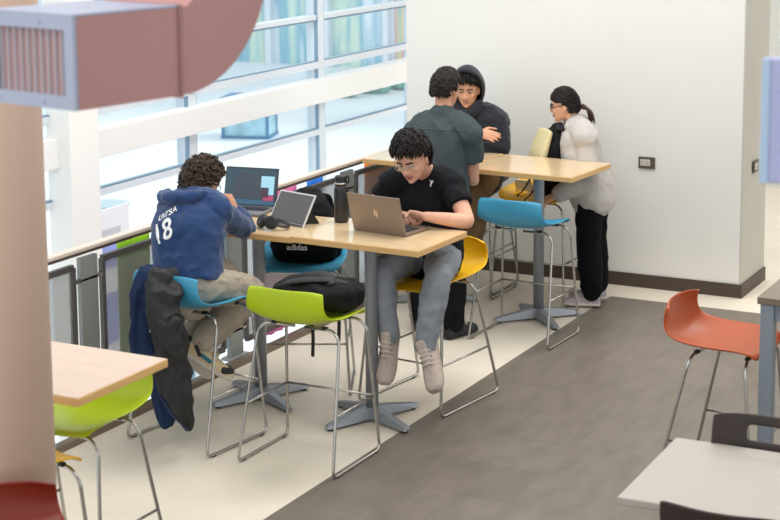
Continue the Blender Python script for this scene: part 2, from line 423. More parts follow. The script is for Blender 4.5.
# ------------------------------------------------------------------ stools
C_lime, C_blue, C_yel, C_or, C_red = (170, 190, 12), (62, 148, 184), (240, 186, 14), (170, 70, 8), (118, 36, 20)
def shellmat(n, c): return mat('shell_'+n, c, .38, spec=.4, var=.02, vscale=3)
M_lime, M_blue, M_yel, M_or, M_red = [shellmat(n, c) for n, c in (('lime', C_lime), ('blue', C_blue), ('yellow', C_yel), ('orange', C_or), ('red', C_red))]
def make_stool(name, label, m, loc, rz, group):
    t = thing(name, label, 'stool', loc, rz, group)
    prof = [(-.262, .965, .212), (-.264, .945, .222), (-.262, .90, .228), (-.252, .85, .232), (-.226, .80, .24), (-.175, .77, .252), (-.1, .758, .262), (0, .753, .266), (.1, .755, .262), (.175, .758, .25), (.212, .752, .235), (.226, .738, .215)]
    bm = B(); nu = 12; G = []
    for i, (y, z, w) in enumerate(prof):
        row = []; back = max(0, 1-i/5)
        for k in range(nu+1):
            u = -1+2*k/nu; au = abs(u)
            dz = (1-back)*.045*au**2.4*(1-.75*max(0, (i-8)/3))
            if i == 0: dz -= .022*au**6
            dy = back*.06*u*u
            row.append(bm.verts.new((u*w, y+dy, z+dz)))
        G.append(row)
    for i in range(len(G)-1):
        for k in range(nu): bm.faces.new((G[i][k], G[i][k+1], G[i+1][k+1], G[i+1][k])).smooth = True
    o = obj('seat_shell', bm, m, t)
    s = o.modifiers.new('s', 'SOLIDIFY'); s.thickness = .011; s.offset = 0
    s = o.modifiers.new('b', 'SUBSURF'); s.levels = s.render_levels = 2
    R = .0082
    for sx in (-1, 1):
        pts = [(sx*.03, .16, .730), (sx*.2, .18, .733), (sx*.247, .19, .69), (sx*.285, .25, .01), (sx*.285, -.255, .01), (sx*.244, -.10, .69), (sx*.2, -.09, .733), (sx*.03, -.08, .730)]
        bm = B(); tube(bm, fillet(pts, .04), R, 10); o = obj('sled_leg', bm, M_chrome, t)
        for y in (.2, -.2):
            bm = B(); box(bm, (sx*.285, y, .003), (.02, .03, .006), .002); obj('glide', bm, M_black, o)
    z = .31; q = (z-.01)/(.68); yf, yb, xx = .25+(.19-.25)*q, -.255+(.155)*q, .285+(.245-.285)*q
    bm = B(); tube(bm, [(-xx, yf, z), (xx, yf, z)], .0065, 8)
    for sx in (-1, 1): tube(bm, [(sx*xx, yf, z), (sx*xx, yb, z)], .0065, 8)
    obj('footrest', bm, M_chrome, t)
    for px_, py_ in ((.15, .17), (-.15, .17), (.15, -.085), (-.15, -.085)):
        bm = B(); box(bm, (px_, py_, .738), (.035, .024, .016), .004); obj('mount_pad', bm, M_black, t)
    return t
GS = 'bar stools around the tall tables'
st0 = make_stool('bar_stool', 'lime green bar stool with a black bag lying on its seat', M_lime, (-4.345, 7.34, 0), .0, GS)
dup(st0, 'blue bar stool that the person in the navy hoodie sits on', (-5.062, 7.35, 0), math.radians(-7), GS, M_blue)
dup(st0, 'yellow bar stool that the person in the black tee sits on', (-4.235, 8.54, 0), math.radians(173), GS, M_yel, (1, 1.25, .95))
dup(st0, 'blue bar stool carrying the black backpack behind the tablet', (-5.02, 8.44, 0), math.radians(206), GS, M_blue)
dup(st0, 'empty blue bar stool in front of the far table', (-4.247, 9.985, 0), math.radians(-2), GS, M_blue)
dup(st0, 'yellow bar stool against the white wall carrying the beige backpack', (-4.55, 10.985, 0), math.radians(180), GS, M_yel)
dup(st0, 'dark bar stool under the seated person in the charcoal hood', (-5.16, 11.1, 0), math.radians(180), GS, mat('shell_grey', (70, 70, 74), .4))
dup(st0, 'empty orange bar stool tucked under the grey table', (-2.265, 7.83, 0), math.radians(-93), GS, M_or)
dup(st0, 'empty lime green bar stool under the pale tabletop beside the column', (-4.43, 5.54, 0), math.radians(180), GS, M_lime)
dup(st0, 'yellow bar stool mostly hidden behind the column', (-4.334, 4.946, 0), math.radians(-20), GS, M_yel)
dup(st0, 'dark red bar stool in the lower left foreground', (-3.63, 4.12, 0), math.radians(-130), GS, M_red)

# ------------------------------------------------------------------ tall tables
def make_table(name, label, loc, w, d, rz, arm0, top, edge, group, zt=1.06, pxy=(0, 0), cat='table'):
    t = thing(name, label, cat, loc, rz, group)
    bm = B(); box(bm, (0, 0, zt-.0175), (w, d, .035), .004); o = obj('table_top', bm, edge, t)
    bm = B(); box(bm, (0, 0, zt), (w-.008, d-.008, .003)); obj('laminate', bm, top, o)
    bm = B(); lathe(bm, [(.036, .05), (.036, zt-.05), (.036, zt-.045)], (pxy[0], pxy[1], 0), 24); obj('post', bm, M_steel, t)
    bm = B(); box(bm, (pxy[0], pxy[1], zt-.043), (.3, .3, .014), .003); obj('mount_plate', bm, M_steel, t)
    for k in range(4):
        a = math.radians(arm0+90*k)-rz; L = .31
        bm = B(); u = V((math.cos(a), math.sin(a), 0)); n = V((-u.y, u.x, 0)); c = V((pxy[0], pxy[1], 0))
        rings = []
        for s, hw, z0, z1 in ((.0, .036, .02, .085), (.12, .033, .018, .07), (L, .024, .014, .036), (L+.012, .018, .016, .03)):
            p = c+u*s; rings.append([p-n*hw+V((0, 0, z0)), p+n*hw+V((0, 0, z0)), p+n*hw*.72+V((0, 0, z1)), p-n*hw*.72+V((0, 0, z1))])
        rings_to_mesh(bm, rings, smooth=False); o = obj('base_arm', bm, M_steel, t)
        bm = B(); p = c+u*(L-.02); lathe(bm, [(.016, 0), (.016, .014)], p, 12); obj('glide', bm, M_black, o)
    return t
GT = 'tall maple tables'
make_table('bar_table', 'tall maple table holding the open silver laptop and water bottle', (-4.315, 8.085, 0), .81, .57, math.radians(-2), -24, M_maple, M_mapleedge, GT, pxy=(-.02, -.06))
make_table('bar_table', 'tall maple table holding the black laptop, tablet and headphones', (-5.12, 8.10, 0), .78, .57, math.radians(1), 62, M_maple, M_mapleedge, GT, pxy=(.02, -.03), zt=1.052)
make_table('bar_table', 'tall maple far table with the empty blue stool and clear wall end', (-4.365, 10.49, 0), .81, .63, math.radians(-3.5), 45, M_maple, M_mapleedge, GT, pxy=(.04, -.06))
make_table('bar_table', 'tall maple far table between the two standing and hooded people', (-5.18, 10.53, 0), .8, .63, math.radians(-2.5), 30, M_maple, M_mapleedge, GT)
make_table('bar_table', 'tall pale tabletop reaching out from behind the column on the left', (-4.365, 5.25, 0), .81, .6, 0, 45, M_pinktop, M_mapleedge, GT, pxy=(-.15, 0))

# grey square-legged table at the right edge
M_gl = mat('blue_grey_leg', (132, 142, 152), .45, metal=.2); M_gt = mat('taupe_table_top', (118, 104, 88), .4, var=.04, vscale=4)
t = thing('high_table', 'tall grey table with square blue grey legs at the right edge', 'table', (-1.55, 8.02, 0))
bm = B(); box(bm, (0, 0, 1.045), (1.0, .82, .035), .004); obj('table_top', bm, M_gt, t)
for sx in (-1, 1):
    for sy in (-1, 1):
        bm = B(); box(bm, (sx*.455, sy*.365, .514), (.065, .065, 1.027), .004); obj('leg', bm, M_gl, t)
for sy in (-1, 1):
    bm = B(); box(bm, (0, sy*.365, .985), (.85, .03, .08), .003); obj('apron', bm, M_gl, t)
# low white table and its dark chairs
t = thing('cafe_table', 'low white square table in the lower right corner', 'table', (-1.66, 6.07, 0), math.radians(1))
bm = B(); box(bm, (0, 0, .725), (.78, .74, .032), .006); o = obj('table_top', bm, mat('white_laminate', (176, 170, 162), .45, spec=.35), t)
bm = B(); lathe(bm, [(.035, .03), (.035, .7), (.12, .708)], (0, -.09, 0), 20); obj('post', bm, M_steel, t)
bm = B(); lathe(bm, [(.14, 0), (.14, .015), (.05, .04)], (0, -.09, 0), 28); obj('base_plate', bm, M_steel, t)
M_ch = mat('espresso_ply', (52, 42, 38), .4, spec=.4)
def make_chair(label, loc, rz, group):
    t = thing('dining_chair', label, 'chair', loc, rz, group)
    # backrest: curved ply with a handle slot
    bm = B(); cols = 16; W = .22; zr = [.58, .66, .73, .76, .79, .82, .85, .865]
    G = []
    for z in zr:
        row = []
        for k in range(cols+1):
            u = -1+2*k/cols; w = W*(1 if z < .84 else .985)
            zz = z - (.012*abs(u)**8 if z > .855 else 0) - .012*u*u*0
            row.append(bm.verts.new((u*w, -.21+.05*u*u-(z-.56)*.18, zz)))
        G.append(row)
    for i in range(len(zr)-1):
        for k in range(cols):
            if i in (3, 4) and 5 <= k <= 10: continue
            if i == 3 and k in (4, 11): pass
            bm.faces.new((G[i][k], G[i][k+1], G[i+1][k+1], G[i+1][k])).smooth = True
    o = obj('backrest', bm, M_ch, t); s = o.modifiers.new('s', 'SOLIDIFY'); s.thickness = .012; s = o.modifiers.new('b', 'SUBSURF'); s.levels = s.render_levels = 2
    bm = B(); G = []
    for j in range(9):
        v = j/8; G.append([bm.verts.new((u*.21*(1-.06*v*v), -.19+.4*v, .45+.012*u*u-.02*max(0, v-.8)*5)) for u in [-1+2*k/8 for k in range(9)]])
    for j in range(8):
        for k in range(8): bm.faces.new((G[j][k], G[j][k+1], G[j+1][k+1], G[j+1][k])).smooth = True
    o = obj('seat', bm, M_ch, t); s = o.modifiers.new('s', 'SOLIDIFY'); s.thickness = .013; s = o.modifiers.new('b', 'SUBSURF'); s.levels = s.render_levels = 1
    for sx in (-1, 1):
        bm = B(); tube(bm, fillet([(sx*.18, -.235, .66), (sx*.18, -.19, .43), (sx*.2, -.23, .0)], .05), .011, 10); obj('leg', bm, M_chrome, t)
        bm = B(); tube(bm, fillet([(sx*.18, -.19, .43), (sx*.18, .16, .43), (sx*.2, .2, .0)], .05), .011, 10); obj('leg', bm, M_chrome, t)
    return t
c0 = make_chair('dark brown chair with a handle slot behind the low white table', (-1.69, 6.35, 0), PI, 'dark dining chairs')
c0.location = (-1.69, 6.24, 0)
dup(c0, 'dark brown chair at the bottom edge in front of the low white table', (-1.58, 5.65, 0), 0, 'dark dining chairs')
# ------------------------------------------------------------------ things on the tables
TZ = 1.063; TZL = 1.055
def rotz(a): return Matrix.Rotation(a, 3, 'Z')
# silver laptop, lid back towards the camera
a = PZ(350, 229, TZ); b = PZ(411, 237.5, TZ); ang = math.atan2(b.y-a.y, b.x-a.x); W = .355; mid = (a+b)/2
t = thing('laptop', 'open silver laptop with a slanted emblem on its lid at the nearest tall table', 'laptop', (mid.x, mid.y, TZ), ang)
M_silver = mat('warm_silver', (142, 128, 118), .38, metal=.55); M_dk = mat('laptop_keys', (38, 38, 42), .5)
bm = B(); box(bm, (0, .125, .009), (W, .245, .015), .004); ba = obj('base', bm, M_silver, t)
bm = B(); box(bm, (0, .10, .018), (W*.88, .11, .003)); obj('keyboard', bm, M_dk, ba)
bm = B(); box(bm, (0, .2, .0175), (.11, .07, .002)); obj('touchpad', bm, mat('touchpad', (120, 112, 106), .4), ba)
R = Matrix.Rotation(math.radians(17), 3, 'X')
bm = B(); box(bm, (0, 0, .118), (W, .008, .236), .003); bmesh.ops.transform(bm, matrix=R.to_4x4(), verts=bm.verts); li = obj('lid', bm, M_silver, t)
bm = B(); box(bm, (0, .0048, .122), (W*.93, .002, .205)); bmesh.ops.transform(bm, matrix=R.to_4x4(), verts=bm.verts); obj('display', bm, emis('lit_display', (120, 140, 160), .5), li)
bm = B()                                       # emblem: four slanted bars
for i, (z0, z1) in enumerate(((-.002, .028), (-.018, .012), (-.012, .018), (-.028, .002))):
    x = (-.012+.008*i); s = .0052
    def q(z): return x + (z)*.36
    poly = [(q(z0)-s/2, -.0047, .125+z0), (q(z0)+s/2, -.0047, .125+z0), (q(z1)+s/2, -.0047, .125+z1), (q(z1)-s/2, -.0047, .125+z1)]
    prism(bm, poly, (0, -.0008, 0))
for (x0, z0, x1, z1) in ((-.0085, .026, .004, .026), (-.006, -.026, .006, -.026)): box(bm, ((x0+x1)/2+.003, -.005, .125+z0*.5), (.010, .001, .003))
bmesh.ops.transform(bm, matrix=R.to_4x4(), verts=bm.verts); obj('emblem', bm, mat('emblem_gold', (226, 196, 166), .3, metal=.3), li)
# black laptop, display towards us
c = PZ(249, 208, TZL)
t = thing('laptop', 'open black laptop with a dark program window on its display', 'laptop', (c.x, c.y, TZL), math.radians(9))
W = .345
M_lb = mat('black_laptop', (52, 58, 64), .4)
bm = B(); box(bm, (0, -.115, .009), (W, .225, .014), .004); ba = obj('base', bm, mat('grey_laptop_deck', (132, 134, 138), .4, metal=.3), t)
bm = B(); box(bm, (0, -.085, .0172), (W*.9, .1, .002)); obj('keyboard', bm, M_dk, ba)
R = Matrix.Rotation(math.radians(-16), 3, 'X')
def lidpart(bm): bmesh.ops.transform(bm, matrix=R.to_4x4(), verts=bm.verts); return bm
bm = B(); box(bm, (0, .004, .124), (W, .008, .246), .003); li = obj('lid', lidpart(bm), M_lb, t)
bm = B(); box(bm, (0, -.0005, .128), (W*.95, .002, .215)); di = obj('display', lidpart(bm), emis('display_teal', (44, 66, 80), .35), li)
def pane(x0, x1, z0, z1, c, n, e=.35):
    bm = B(); box(bm, ((x0+x1)/2*W*.95, -.002, .128+(z0+z1)/2*.215), ((x1-x0)*W*.95, .001, (z1-z0)*.215)); return obj(n, lidpart(bm), emis(n+'_glow', c, e), di)
pane(-.33, .2, -.32, .38, (54, 62, 74), 'editor_window'); pane(.2, .46, .0, .32, (150, 196, 216), 'light_window'); pane(.36, .46, -.2, .0, (150, 200, 222), 'side_window')
pane(.2, .36, -.28, .0, (62, 50, 66), 'dark_window'); pane(.26, .46, -.38, -.22, (170, 62, 96), 'red_window'); pane(-.49, .49, -.49, -.36, (50, 88, 116), 'task_bar')
for i in range(7): pane(-.27, -.27+.18+.2*((i*37) % 10)/10*.9, .3-i*.09, .325-i*.09, (96, 110, 120), 'code_line')
# tablet on kickstand
a = PZ(266, 221, TZL); b = PZ(305, 228.5, TZL); ang = math.atan2(b.y-a.y, b.x-a.x); mid = (a+b)/2; W = .29
t = thing('tablet', 'silver edged tablet with a dark display leaning on its kickstand', 'tablet', (mid.x, mid.y, TZL), ang)
R = Matrix.Rotation(math.radians(-32), 3, 'X')
bm = B(); box(bm, (0, .004, .102), (W, .009, .205), .004); bd = obj('body', lidpart(bm), mat('tablet_silver', (206, 202, 200), .35, metal=.3), t)
bm = B(); box(bm, (0, -.0012, .106), (W*.93, .002, .178)); obj('display', lidpart(bm), mat('dark_grey_display', (84, 80, 82), .15), bd)
bm = B(); box(bm, (0, -.0012, .008), (W*.93, .002, .012)); obj('lower_bezel', lidpart(bm), mat('bezel_grey', (64, 62, 64), .3), bd)
bm = B(); prism(bm, [(W*.4, .07, .11), (W*.4, .155, .002), (W*.4, .145, .0), (W*.4, .02, .012)], (.006, 0, 0)); prism(bm, [(-W*.4, .07, .11), (-W*.4, .155, .002), (-W*.4, .145, .0), (-W*.4, .06, .10)], (.006, 0, 0)); box(bm, (0, .15, .004), (W*.8, .01, .006)); obj('kickstand', bm, M_black, t)
# headphones
c = PZ(268, 229, TZL)
t = thing('headphones', 'black over-ear headphones lying in front of the tablet', 'headphones', (c.x, c.y, TZL), math.radians(-12))
M_hp = mat('soft_black', (26, 26, 29), .5)
for s, x in ((-1, -.045), (1, .03)):
    bm = B(); Rm = Matrix.Rotation(math.radians(62), 3, 'X') @ Matrix.Rotation(math.radians(18*s), 3, 'Y')
    rr = [(.001, -.02), (.03, -.02), (.04, -.01), (.042, .004), (.036, .014), (.026, .018), (.001, .012)]
    tb = B(); lathe(tb, rr, (0, 0, 0), 20); bmesh.ops.transform(tb, matrix=Rm.to_4x4(), verts=tb.verts); bmesh.ops.translate(tb, vec=V((x, 0, .042)), verts=tb.verts); merge(bm, tb)
    e = obj('ear_cup', bm, M_hp, t, smooth=True)
bm = B(); pts = [V((-.05+.0, .02, .05)), V((-.075, .07, .05)), V((-.03, .12, .03)), V((.05, .11, .02)), V((.1, .05, .018)), V((.075, .01, .03)), V((.04, .01, .05))]
loft(bm, pts, [.011]*7, [.007]*7, n=10); obj('headband', bm, M_hp, t)
# water bottle
c = PZ(341.5, 221.5, TZ)
t = thing('water_bottle', 'tall black insulated water bottle beside the silver laptop', 'bottle', c)
bm = B(); lathe(bm, [(.038, 0), (.042, .006), (.042, .19), (.039, .203), (.031, .215)], n=28); bo = obj('bottle_body', bm, mat('bottle_black', (34, 34, 36), .38, spec=.5), t, smooth=True)
bm = B(); lathe(bm, [(.034, .212), (.035, .218), (.035, .262), (.032, .268), (.004, .268)], n=28); ca = obj('cap', bm, M_black, t, smooth=False)
bm = B(); lathe(bm, [(.0355, .219), (.0358, .225), (.0355, .231)], n=28); obj('steel_ring', bm, M_chrome, ca, smooth=True)
bm = B(); tube(bm, fillet([(.025, 0, .262), (.05, 0, .272), (.052, 0, .235), (.036, 0, .228)], .012), .005, 8); obj('carry_loop', bm, M_black, ca)

# ------------------------------------------------------------------ bags
M_bag = mat('black_nylon', (15, 15, 17), .75, bump=.25, bscale=45, spec=.2); M_bag2 = mat('black_webbing', (18, 18, 19), .7)
def text_mesh(s, size, mtl, name, parent, Mx, ext=.0008, bold=0.):
    cu = bpy.data.curves.new('lettering', 'FONT'); cu.body = s; cu.size = size; cu.align_x = 'CENTER'; cu.align_y = 'CENTER'; cu.extrude = ext; cu.offset = bold
    tmp = bpy.data.objects.new('tmp', cu); COL.objects.link(tmp); bpy.context.view_layer.update()
    me = bpy.data.meshes.new_from_object(tmp.evaluated_get(bpy.context.evaluated_depsgraph_get()))
    COL.objects.unlink(tmp); bpy.data.objects.remove(tmp)
    me.transform(Mx); o = bpy.data.objects.new(name, me); COL.objects.link(o); me.materials.clear(); me.materials.append(mtl)
    if parent: o.parent = parent
    return o
M_txt = mat('white_print', (238, 238, 240), .6)
FACE = Matrix.Rotation(PI, 4, 'Z') @ Matrix.Rotation(PI/2, 4, 'X')          # lettering that reads from local +y
t = thing('backpack', 'black sports backpack standing on the blue bar stool behind the tablet', 'backpack', (-5.02, 8.49, .772), math.radians(200))
bm = B(); loft(bm, [(0, 0, .03), (0, .0, .1), (0, -.02, .2), (0, -.05, .3), (0, -.09, .36)], [.205, .215, .19, .14, .085], [.075, .09, .085, .075, .05], lat=(1, 0, 0), n=28, power=3.)
organic('bag_body', bm, M_bag, t, (0, 0, 0), .009, 3, .008, 9, 3)
bm = B(); loft(bm, [(0, .085, .03), (0, .1, .1), (0, .085, .185)], [.19, .205, .19], [.055, .065, .04], lat=(1, 0, 0), n=26, power=3.2)
fp = organic('front_pocket', bm, M_bag, t, (0, 0, 0), .008, 3, .005, 10, 5)
text_mesh('adidas', .05, M_txt, 'lettering', fp, Matrix.Translation((.03, .172, .096)) @ Matrix.Rotation(math.radians(-6), 4, 'X') @ FACE, bold=.001)
bm = B(); tube(bm, [(-.155, .10, .12), (-.08, .152, .122), (0, .166, .122), (.08, .152, .122), (.155, .10, .12)], .0035, 6); obj('pocket_zip', bm, M_bag2, fp)
bm = B(); tube(bm, crom([V((-.05, -.08, .36)), V((-.03, -.10, .40)), V((.03, -.10, .40)), V((.05, -.08, .36))], 5), .009, 8); obj('top_handle', bm, M_bag2, t)
for s in (-1, 1):
    bm = B(); loft(bm, [(s*.06, -.13, .36), (s*.10, -.17, .34), (s*.12, -.18, .24), (s*.13, -.13, .1)], [.028, .03, .028, .016], [.008]*4, lat=(1, 0, 0), n=10); obj('shoulder_strap', bm, M_bag2, t)
# bag lying on the lime stool
t = thing('backpack', 'black bag lying flat on the lime green bar stool with straps hanging down', 'backpack', (-4.34, 7.43, .782), math.radians(2))
bm = B(); loft(bm, [(-.2, .02, .075), (-.15, .02, .085), (0, .02, .09), (.12, .02, .085), (.175, .02, .08)], [.12, .145, .15, .15, .135], [.055, .072, .074, .076, .07], lat=(0, 1, 0), n=26, power=3.)
organic('bag_body', bm, M_bag, t, (0, 0, 0), .009, 2, .014, 8, 9)
bm = B(); loft(bm, [(-.18, -.08, .13), (-.06, -.075, .165), (.08, -.03, .172), (.17, .02, .15)], [.03, .034, .034, .02], [.01]*4, lat=(0, 1, .2), n=10); obj('shoulder_strap', bm, M_bag2, t)
bm = B(); loft(bm, [(-.18, .06, .13), (-.05, .08, .168), (.06, .02, .175), (.12, -.06, .16)], [.03, .034, .034, .02], [.01]*4, lat=(0, 1, .2), n=10); obj('shoulder_strap', bm, M_bag2, t)
for x, y, z1, kn in ((-.19, .2, -.28, 1), (.0, .2, -.2, 0)):
    bm = B(); pts = [V((x, .13, .05)), V((x, .235, -.01)), V((x+.005, y+.04, -.1)), V((x+(.03 if kn else 0), y+.045, -.2)), V((x+.03*kn, y+.04, z1-.06))]
    loft(bm, pts, [.011]*5, [.003]*5, lat=(1, 0, 0), n=8); st = obj('hanging_strap', bm, M_bag2, t)
    if kn:
        bm = B(); tube(bm, [(x-.02, y+.04, -.14), (x+.015, y+.03, -.18), (x+.03, y+.04, -.13)], .006, 6); obj('strap_buckle', bm, M_bag2, st)
# beige backpack on the yellow stool at the wall
t = thing('backpack', 'beige and black backpack standing on the yellow stool by the white wall', 'backpack', (-4.50, 10.98, .772), math.radians(135))
bm = B(); loft(bm, [(0, -.02, .04), (0, -.02, .15), (0, -.04, .28), (0, -.075, .38), (0, -.11, .45)], [.14, .15, .15, .14, .1], [.09, .1, .095, .085, .06], lat=(1, 0, 0), n=28, power=3.)
organic('bag_body', bm, M_bag, t, (0, 0, 0), .009, 3, .006, 9, 13)
bm = B(); loft(bm, [(.0, .085, .18), (.0, .065, .29), (.0, .01, .45)], [.115, .125, .11], [.022, .03, .02], lat=(1, 0, 0), n=24, power=4.)
organic('front_panel', bm, mat('beige_canvas', (206, 196, 154), .8, bump=.1), t, (0, 0, 0), .008, 2)
bm = B(); tube(bm, [(-.05, -.12, .45), (-.03, -.14, .495), (.03, -.14, .495), (.05, -.12, .45)], .009, 8); obj('top_handle', bm, M_bag2, t)
for s in (-1, 1):
    bm = B(); loft(bm, [(s*.07, -.1, .43), (s*.09, -.18, .38), (s*.11, -.22, .22), (s*.12, -.14, .06)], [.03, .032, .03, .018], [.009]*4, lat=(1, 0, 0), n=10); obj('shoulder_strap', bm, M_bag2, t)
for s in (-.11, .04):
    bm = B(); pts = [V((s, .1, .12)), V((s-.02, .17, .03)), V((s-.05, .24, -.02)), V((s-.05, .26, -.16))]; loft(bm, pts, [.012]*4, [.004]*4, lat=(1, 0, 0), n=8); obj('hanging_strap', bm, M_bag2, t)
bm = B(); box(bm, (-.06, .14, .045), (.13, .006, .09), .002, Matrix.Rotation(.35, 3, 'X')); tag(obj('paper', bm, mat('white_paper', (232, 232, 230), .7), None), 'white paper on the yellow stool in front of the beige backpack', 'paper').location = (-4.6, 10.80, .775)

# ------------------------------------------------------------------ jackets over the stool back
def drape(name, rows, Yv, dep, m, label, seed, ripple=.16):
    pts = [P((l+r)/2, y, Yv+dy) for y, l, r, dy in rows]; off = V((pts[-1].x, pts[-1].y, pts[-1].z))
    t = thing(name, label, 'jacket', off)
    k = 9.15/FPX; bm = B(); n = 40; rings = []
    pp = crom(pts, 5); hw = crom([(r-l)/2*k for y, l, r, d in rows], 5); m_ = len(pp)
    side = V((c_r.x, c_r.y, 0)).normalized(); fw = V((side.y, -side.x, 0))
    for i, (p, w) in enumerate(zip(pp, hw)):
        s = i/(m_-1); R_ = []
        d = dep*(.75+.4*math.sin(s*PI))*(1 if .03 < s < .97 else .5)
        for q in range(n):
            a = 2*PI*q/n; rr = 1+ripple*math.sin(a*5+seed+s*3)*min(1, s*3+.2)+.5*ripple*math.sin(a*9+seed*2-s*4)
            R_.append(p + side*(w*math.cos(a)*(1+.15*(rr-1))) + fw*(d*math.sin(a)*rr))
        rings.append(R_)
    rings_to_mesh(bm, rings)
    return t, bm, off
t, bm, off = drape('jacket', [(266, 140, 172, .02), (278, 134, 172, -.01), (292, 131, 166, -.02), (312, 131, 157, 0), (335, 129, 158, 0), (358, 133, 164, 0), (385, 149, 170, 0), (412, 156, 176, 0), (427, 162, 173, 0)], 7.12, .075, None, 'navy blue jacket hanging behind the black jacket on the stool back', 1.0)
organic('jacket_shell', bm, mat('navy_cloth', (32, 47, 78), .85, bump=.15, bscale=40), t, off, .008, 2, .020, 9, 21, (1, 1, .5))
t, bm, off = drape('jacket', [(269, 153, 177, .07), (278, 150, 180, .05), (290, 149, 181, -.01), (314, 150, 181, -.04), (345, 153, 187, -.04), (372, 155, 191, -.03), (400, 165, 194, -.02), (420, 178, 193, 0), (431, 185, 190, 0)], 7.03, .055, None, 'black jacket with a zip hanging from the stool back of the person in navy', 2.3, .2)
loft(bm, [P(160, 272, 7.04), P(157, 292, 6.97), P(160, 318, 6.94), P(170, 338, 6.94), P(180, 352, 6.96)], [.05, .065, .07, .06, .035], [.03, .04, .045, .04, .03], lat=tuple(c_r), n=16)     # sleeve folded over the front
loft(bm, [P(152, 312, 6.97), P(164, 330, 6.93), P(178, 322, 6.95)], [.03, .04, .03], n=12)
bo = organic('jacket_shell', bm, mat('black_cloth', (24, 24, 26), .7, bump=.2, bscale=35), t, off, .007, 2, .028, 9, 4, (1, 1, .7))
bm = B(); tube(bm, [P(x, y, 6.985) for x, y in ((153.5, 372), (160, 396), (172, 415), (187, 430))], .005, 6); obj('zip_edge', bm, mat('navy_zip', (36, 48, 78), .6), t, off=off)
bm = B(); tube(bm, [P(x, y, 6.96) for x, y in ((150, 332), (153, 318), (156, 306))], .006, 6); obj('label_strip', bm, mat('grey_strip', (170, 166, 160), .6), t, off=off)

# ------------------------------------------------------------------ wall outlets, duct, board
def outlet(p, nx, label):
    t = thing('wall_outlet', label, 'outlet', p, 0 if not nx else PI/2)
    bm = B(); box(bm, (0, -.006, 0), (.125, .012, .085), .003); pl = obj('cover_plate', bm, mat('dark_bronze_plate', (84, 78, 68), .5), t)
    bm = B(); box(bm, (-.01, -.013, 0), (.075, .006, .048), .002); so = obj('socket', bm, mat('ivory_socket', (196, 190, 176), .5), t)
    bm = B()
    for x in (-.03, .01):
        for z in (-.006, .006): box(bm, (x, -.017, z), (.009, .002, .003))
    obj('slots', bm, M_black, so)
outlet(P(647, 162.5, WY-.002), False, 'dark framed wall outlet on the front of the white wall')
outlet(PX(755, 166, -3.24), True, 'small dark wall outlet on the narrow side of the white wall')

# hanging ventilation duct, upper left
dy = math.radians(-27.7+38.3)                       # duct axis heading, clockwise from +Y
ax = V((math.sin(dy), math.cos(dy), 0)); sx = V((ax.y, -ax.x, 0))
DD = 4.3
A = PD(72, 17, DD)                                   # upper right corner of the grille face
hgt = A.z - PD(77, 113.5, DD).z
t = thing('air_duct', 'dusty pink ventilation duct with grey louvred grille hanging at the upper left', 'duct', (A.x, A.y, A.z-hgt))
M_pink = mat('dusty_pink_metal', (172, 128, 126), .55, var=.03, vscale=3); M_dg = mat('lavender_grey_metal', (158, 165, 186), .5, var=.03, vscale=4)
def D(u, v, w): return ax*u + sx*v + V((0, 0, w))     # along duct, right, up
Wd = .34; L1 = None
# length of the straight run: where the side hits photo x=180
def uof(px, w):
    lo, hi = 0, 3
    for _ in range(50):
        mid_ = (lo+hi)/2; p = V((A.x, A.y, A.z-hgt))+D(mid_, 0, w); d = p-V((0, 0, HC)); xx = 390+FPX*d.dot(c_r)/d.dot(c_f)
        if xx < px: lo = mid_
        else: hi = mid_
    return lo
L1 = uof(181, 0.02)
bm = B(); ring = lambda u, i=0.: [D(u, -i, i), D(u, -Wd+i, i), D(u, -Wd+i, hgt-i), D(u, -i, hgt-i)]
rings_to_mesh(bm, [ring(.012), ring(L1)], smooth=False); obj('straight_section', bm, M_pink, t)
L2 = uof(268, hgt+.1)-L1
bm = B(); prof = []
N = 16
for k in range(N+1):
    a_ = PI/2*k/N; prof.append((L1+L2*math.sin(a_), (L2*1.02)*(1-math.cos(a_))))
top = L2*1.02
poly = [D(u, 0, w) for u, w in prof] + [D(L1+L2, 0, top+.5), D(L1+L2-hgt, 0, top+.5), D(L1+L2-hgt, 0, hgt+.06), D(L1+.03, 0, hgt), D(L1, 0, hgt)]
prism(bm, poly, -sx*Wd); obj('elbow_section', bm, M_pink, t)
bm = B(); box(bm, (0, 0, 0), (Wd+.012, .012, hgt+.012)); bmesh.ops.transform(bm, matrix=Matrix((sx, ax, V((0, 0, 1)))).transposed().to_4x4(), verts=bm.verts); bmesh.ops.translate(bm, vec=D(L1, -Wd/2, hgt/2), verts=bm.verts); obj('joint_flange', bm, mat('pink_flange', (152, 112, 112), .5), t)
bm = B(); prism(bm, [D(.0, .001, hgt), D(L1, .001, hgt), D(L1, -Wd-.001, hgt), D(0, -Wd-.001, hgt)], (0, 0, .006)); obj('top_sheet', bm, M_dg, t)
bm = B(); fw_ = .036
for (v0, v1, w0, w1) in ((-Wd, 0, 0, fw_), (-Wd, 0, hgt-fw_*1.0, hgt), (-fw_, 0, fw_, hgt-fw_), (-Wd, -Wd+fw_, fw_, hgt-fw_)):
    prism(bm, [D(0, v0, w0), D(0, v1, w0), D(0, v1, w1), D(0, v0, w1)], ax*.014)
gr = obj('grille_frame', bm, M_dg, t)
bm = B(); nsl = 10
for k in range(nsl):
    v = -Wd+fw_+(Wd-2*fw_)*(k+.5)/nsl
    prism(bm, [D(.004, v-.001, fw_), D(.03, v+.010, fw_), D(.032, v+.006, fw_), D(.006, v-.008, fw_)], (0, 0, hgt-2*fw_))
obj('louvre', bm, mat('louvre_grey', (176, 168, 176), .5), gr)
bm = B()
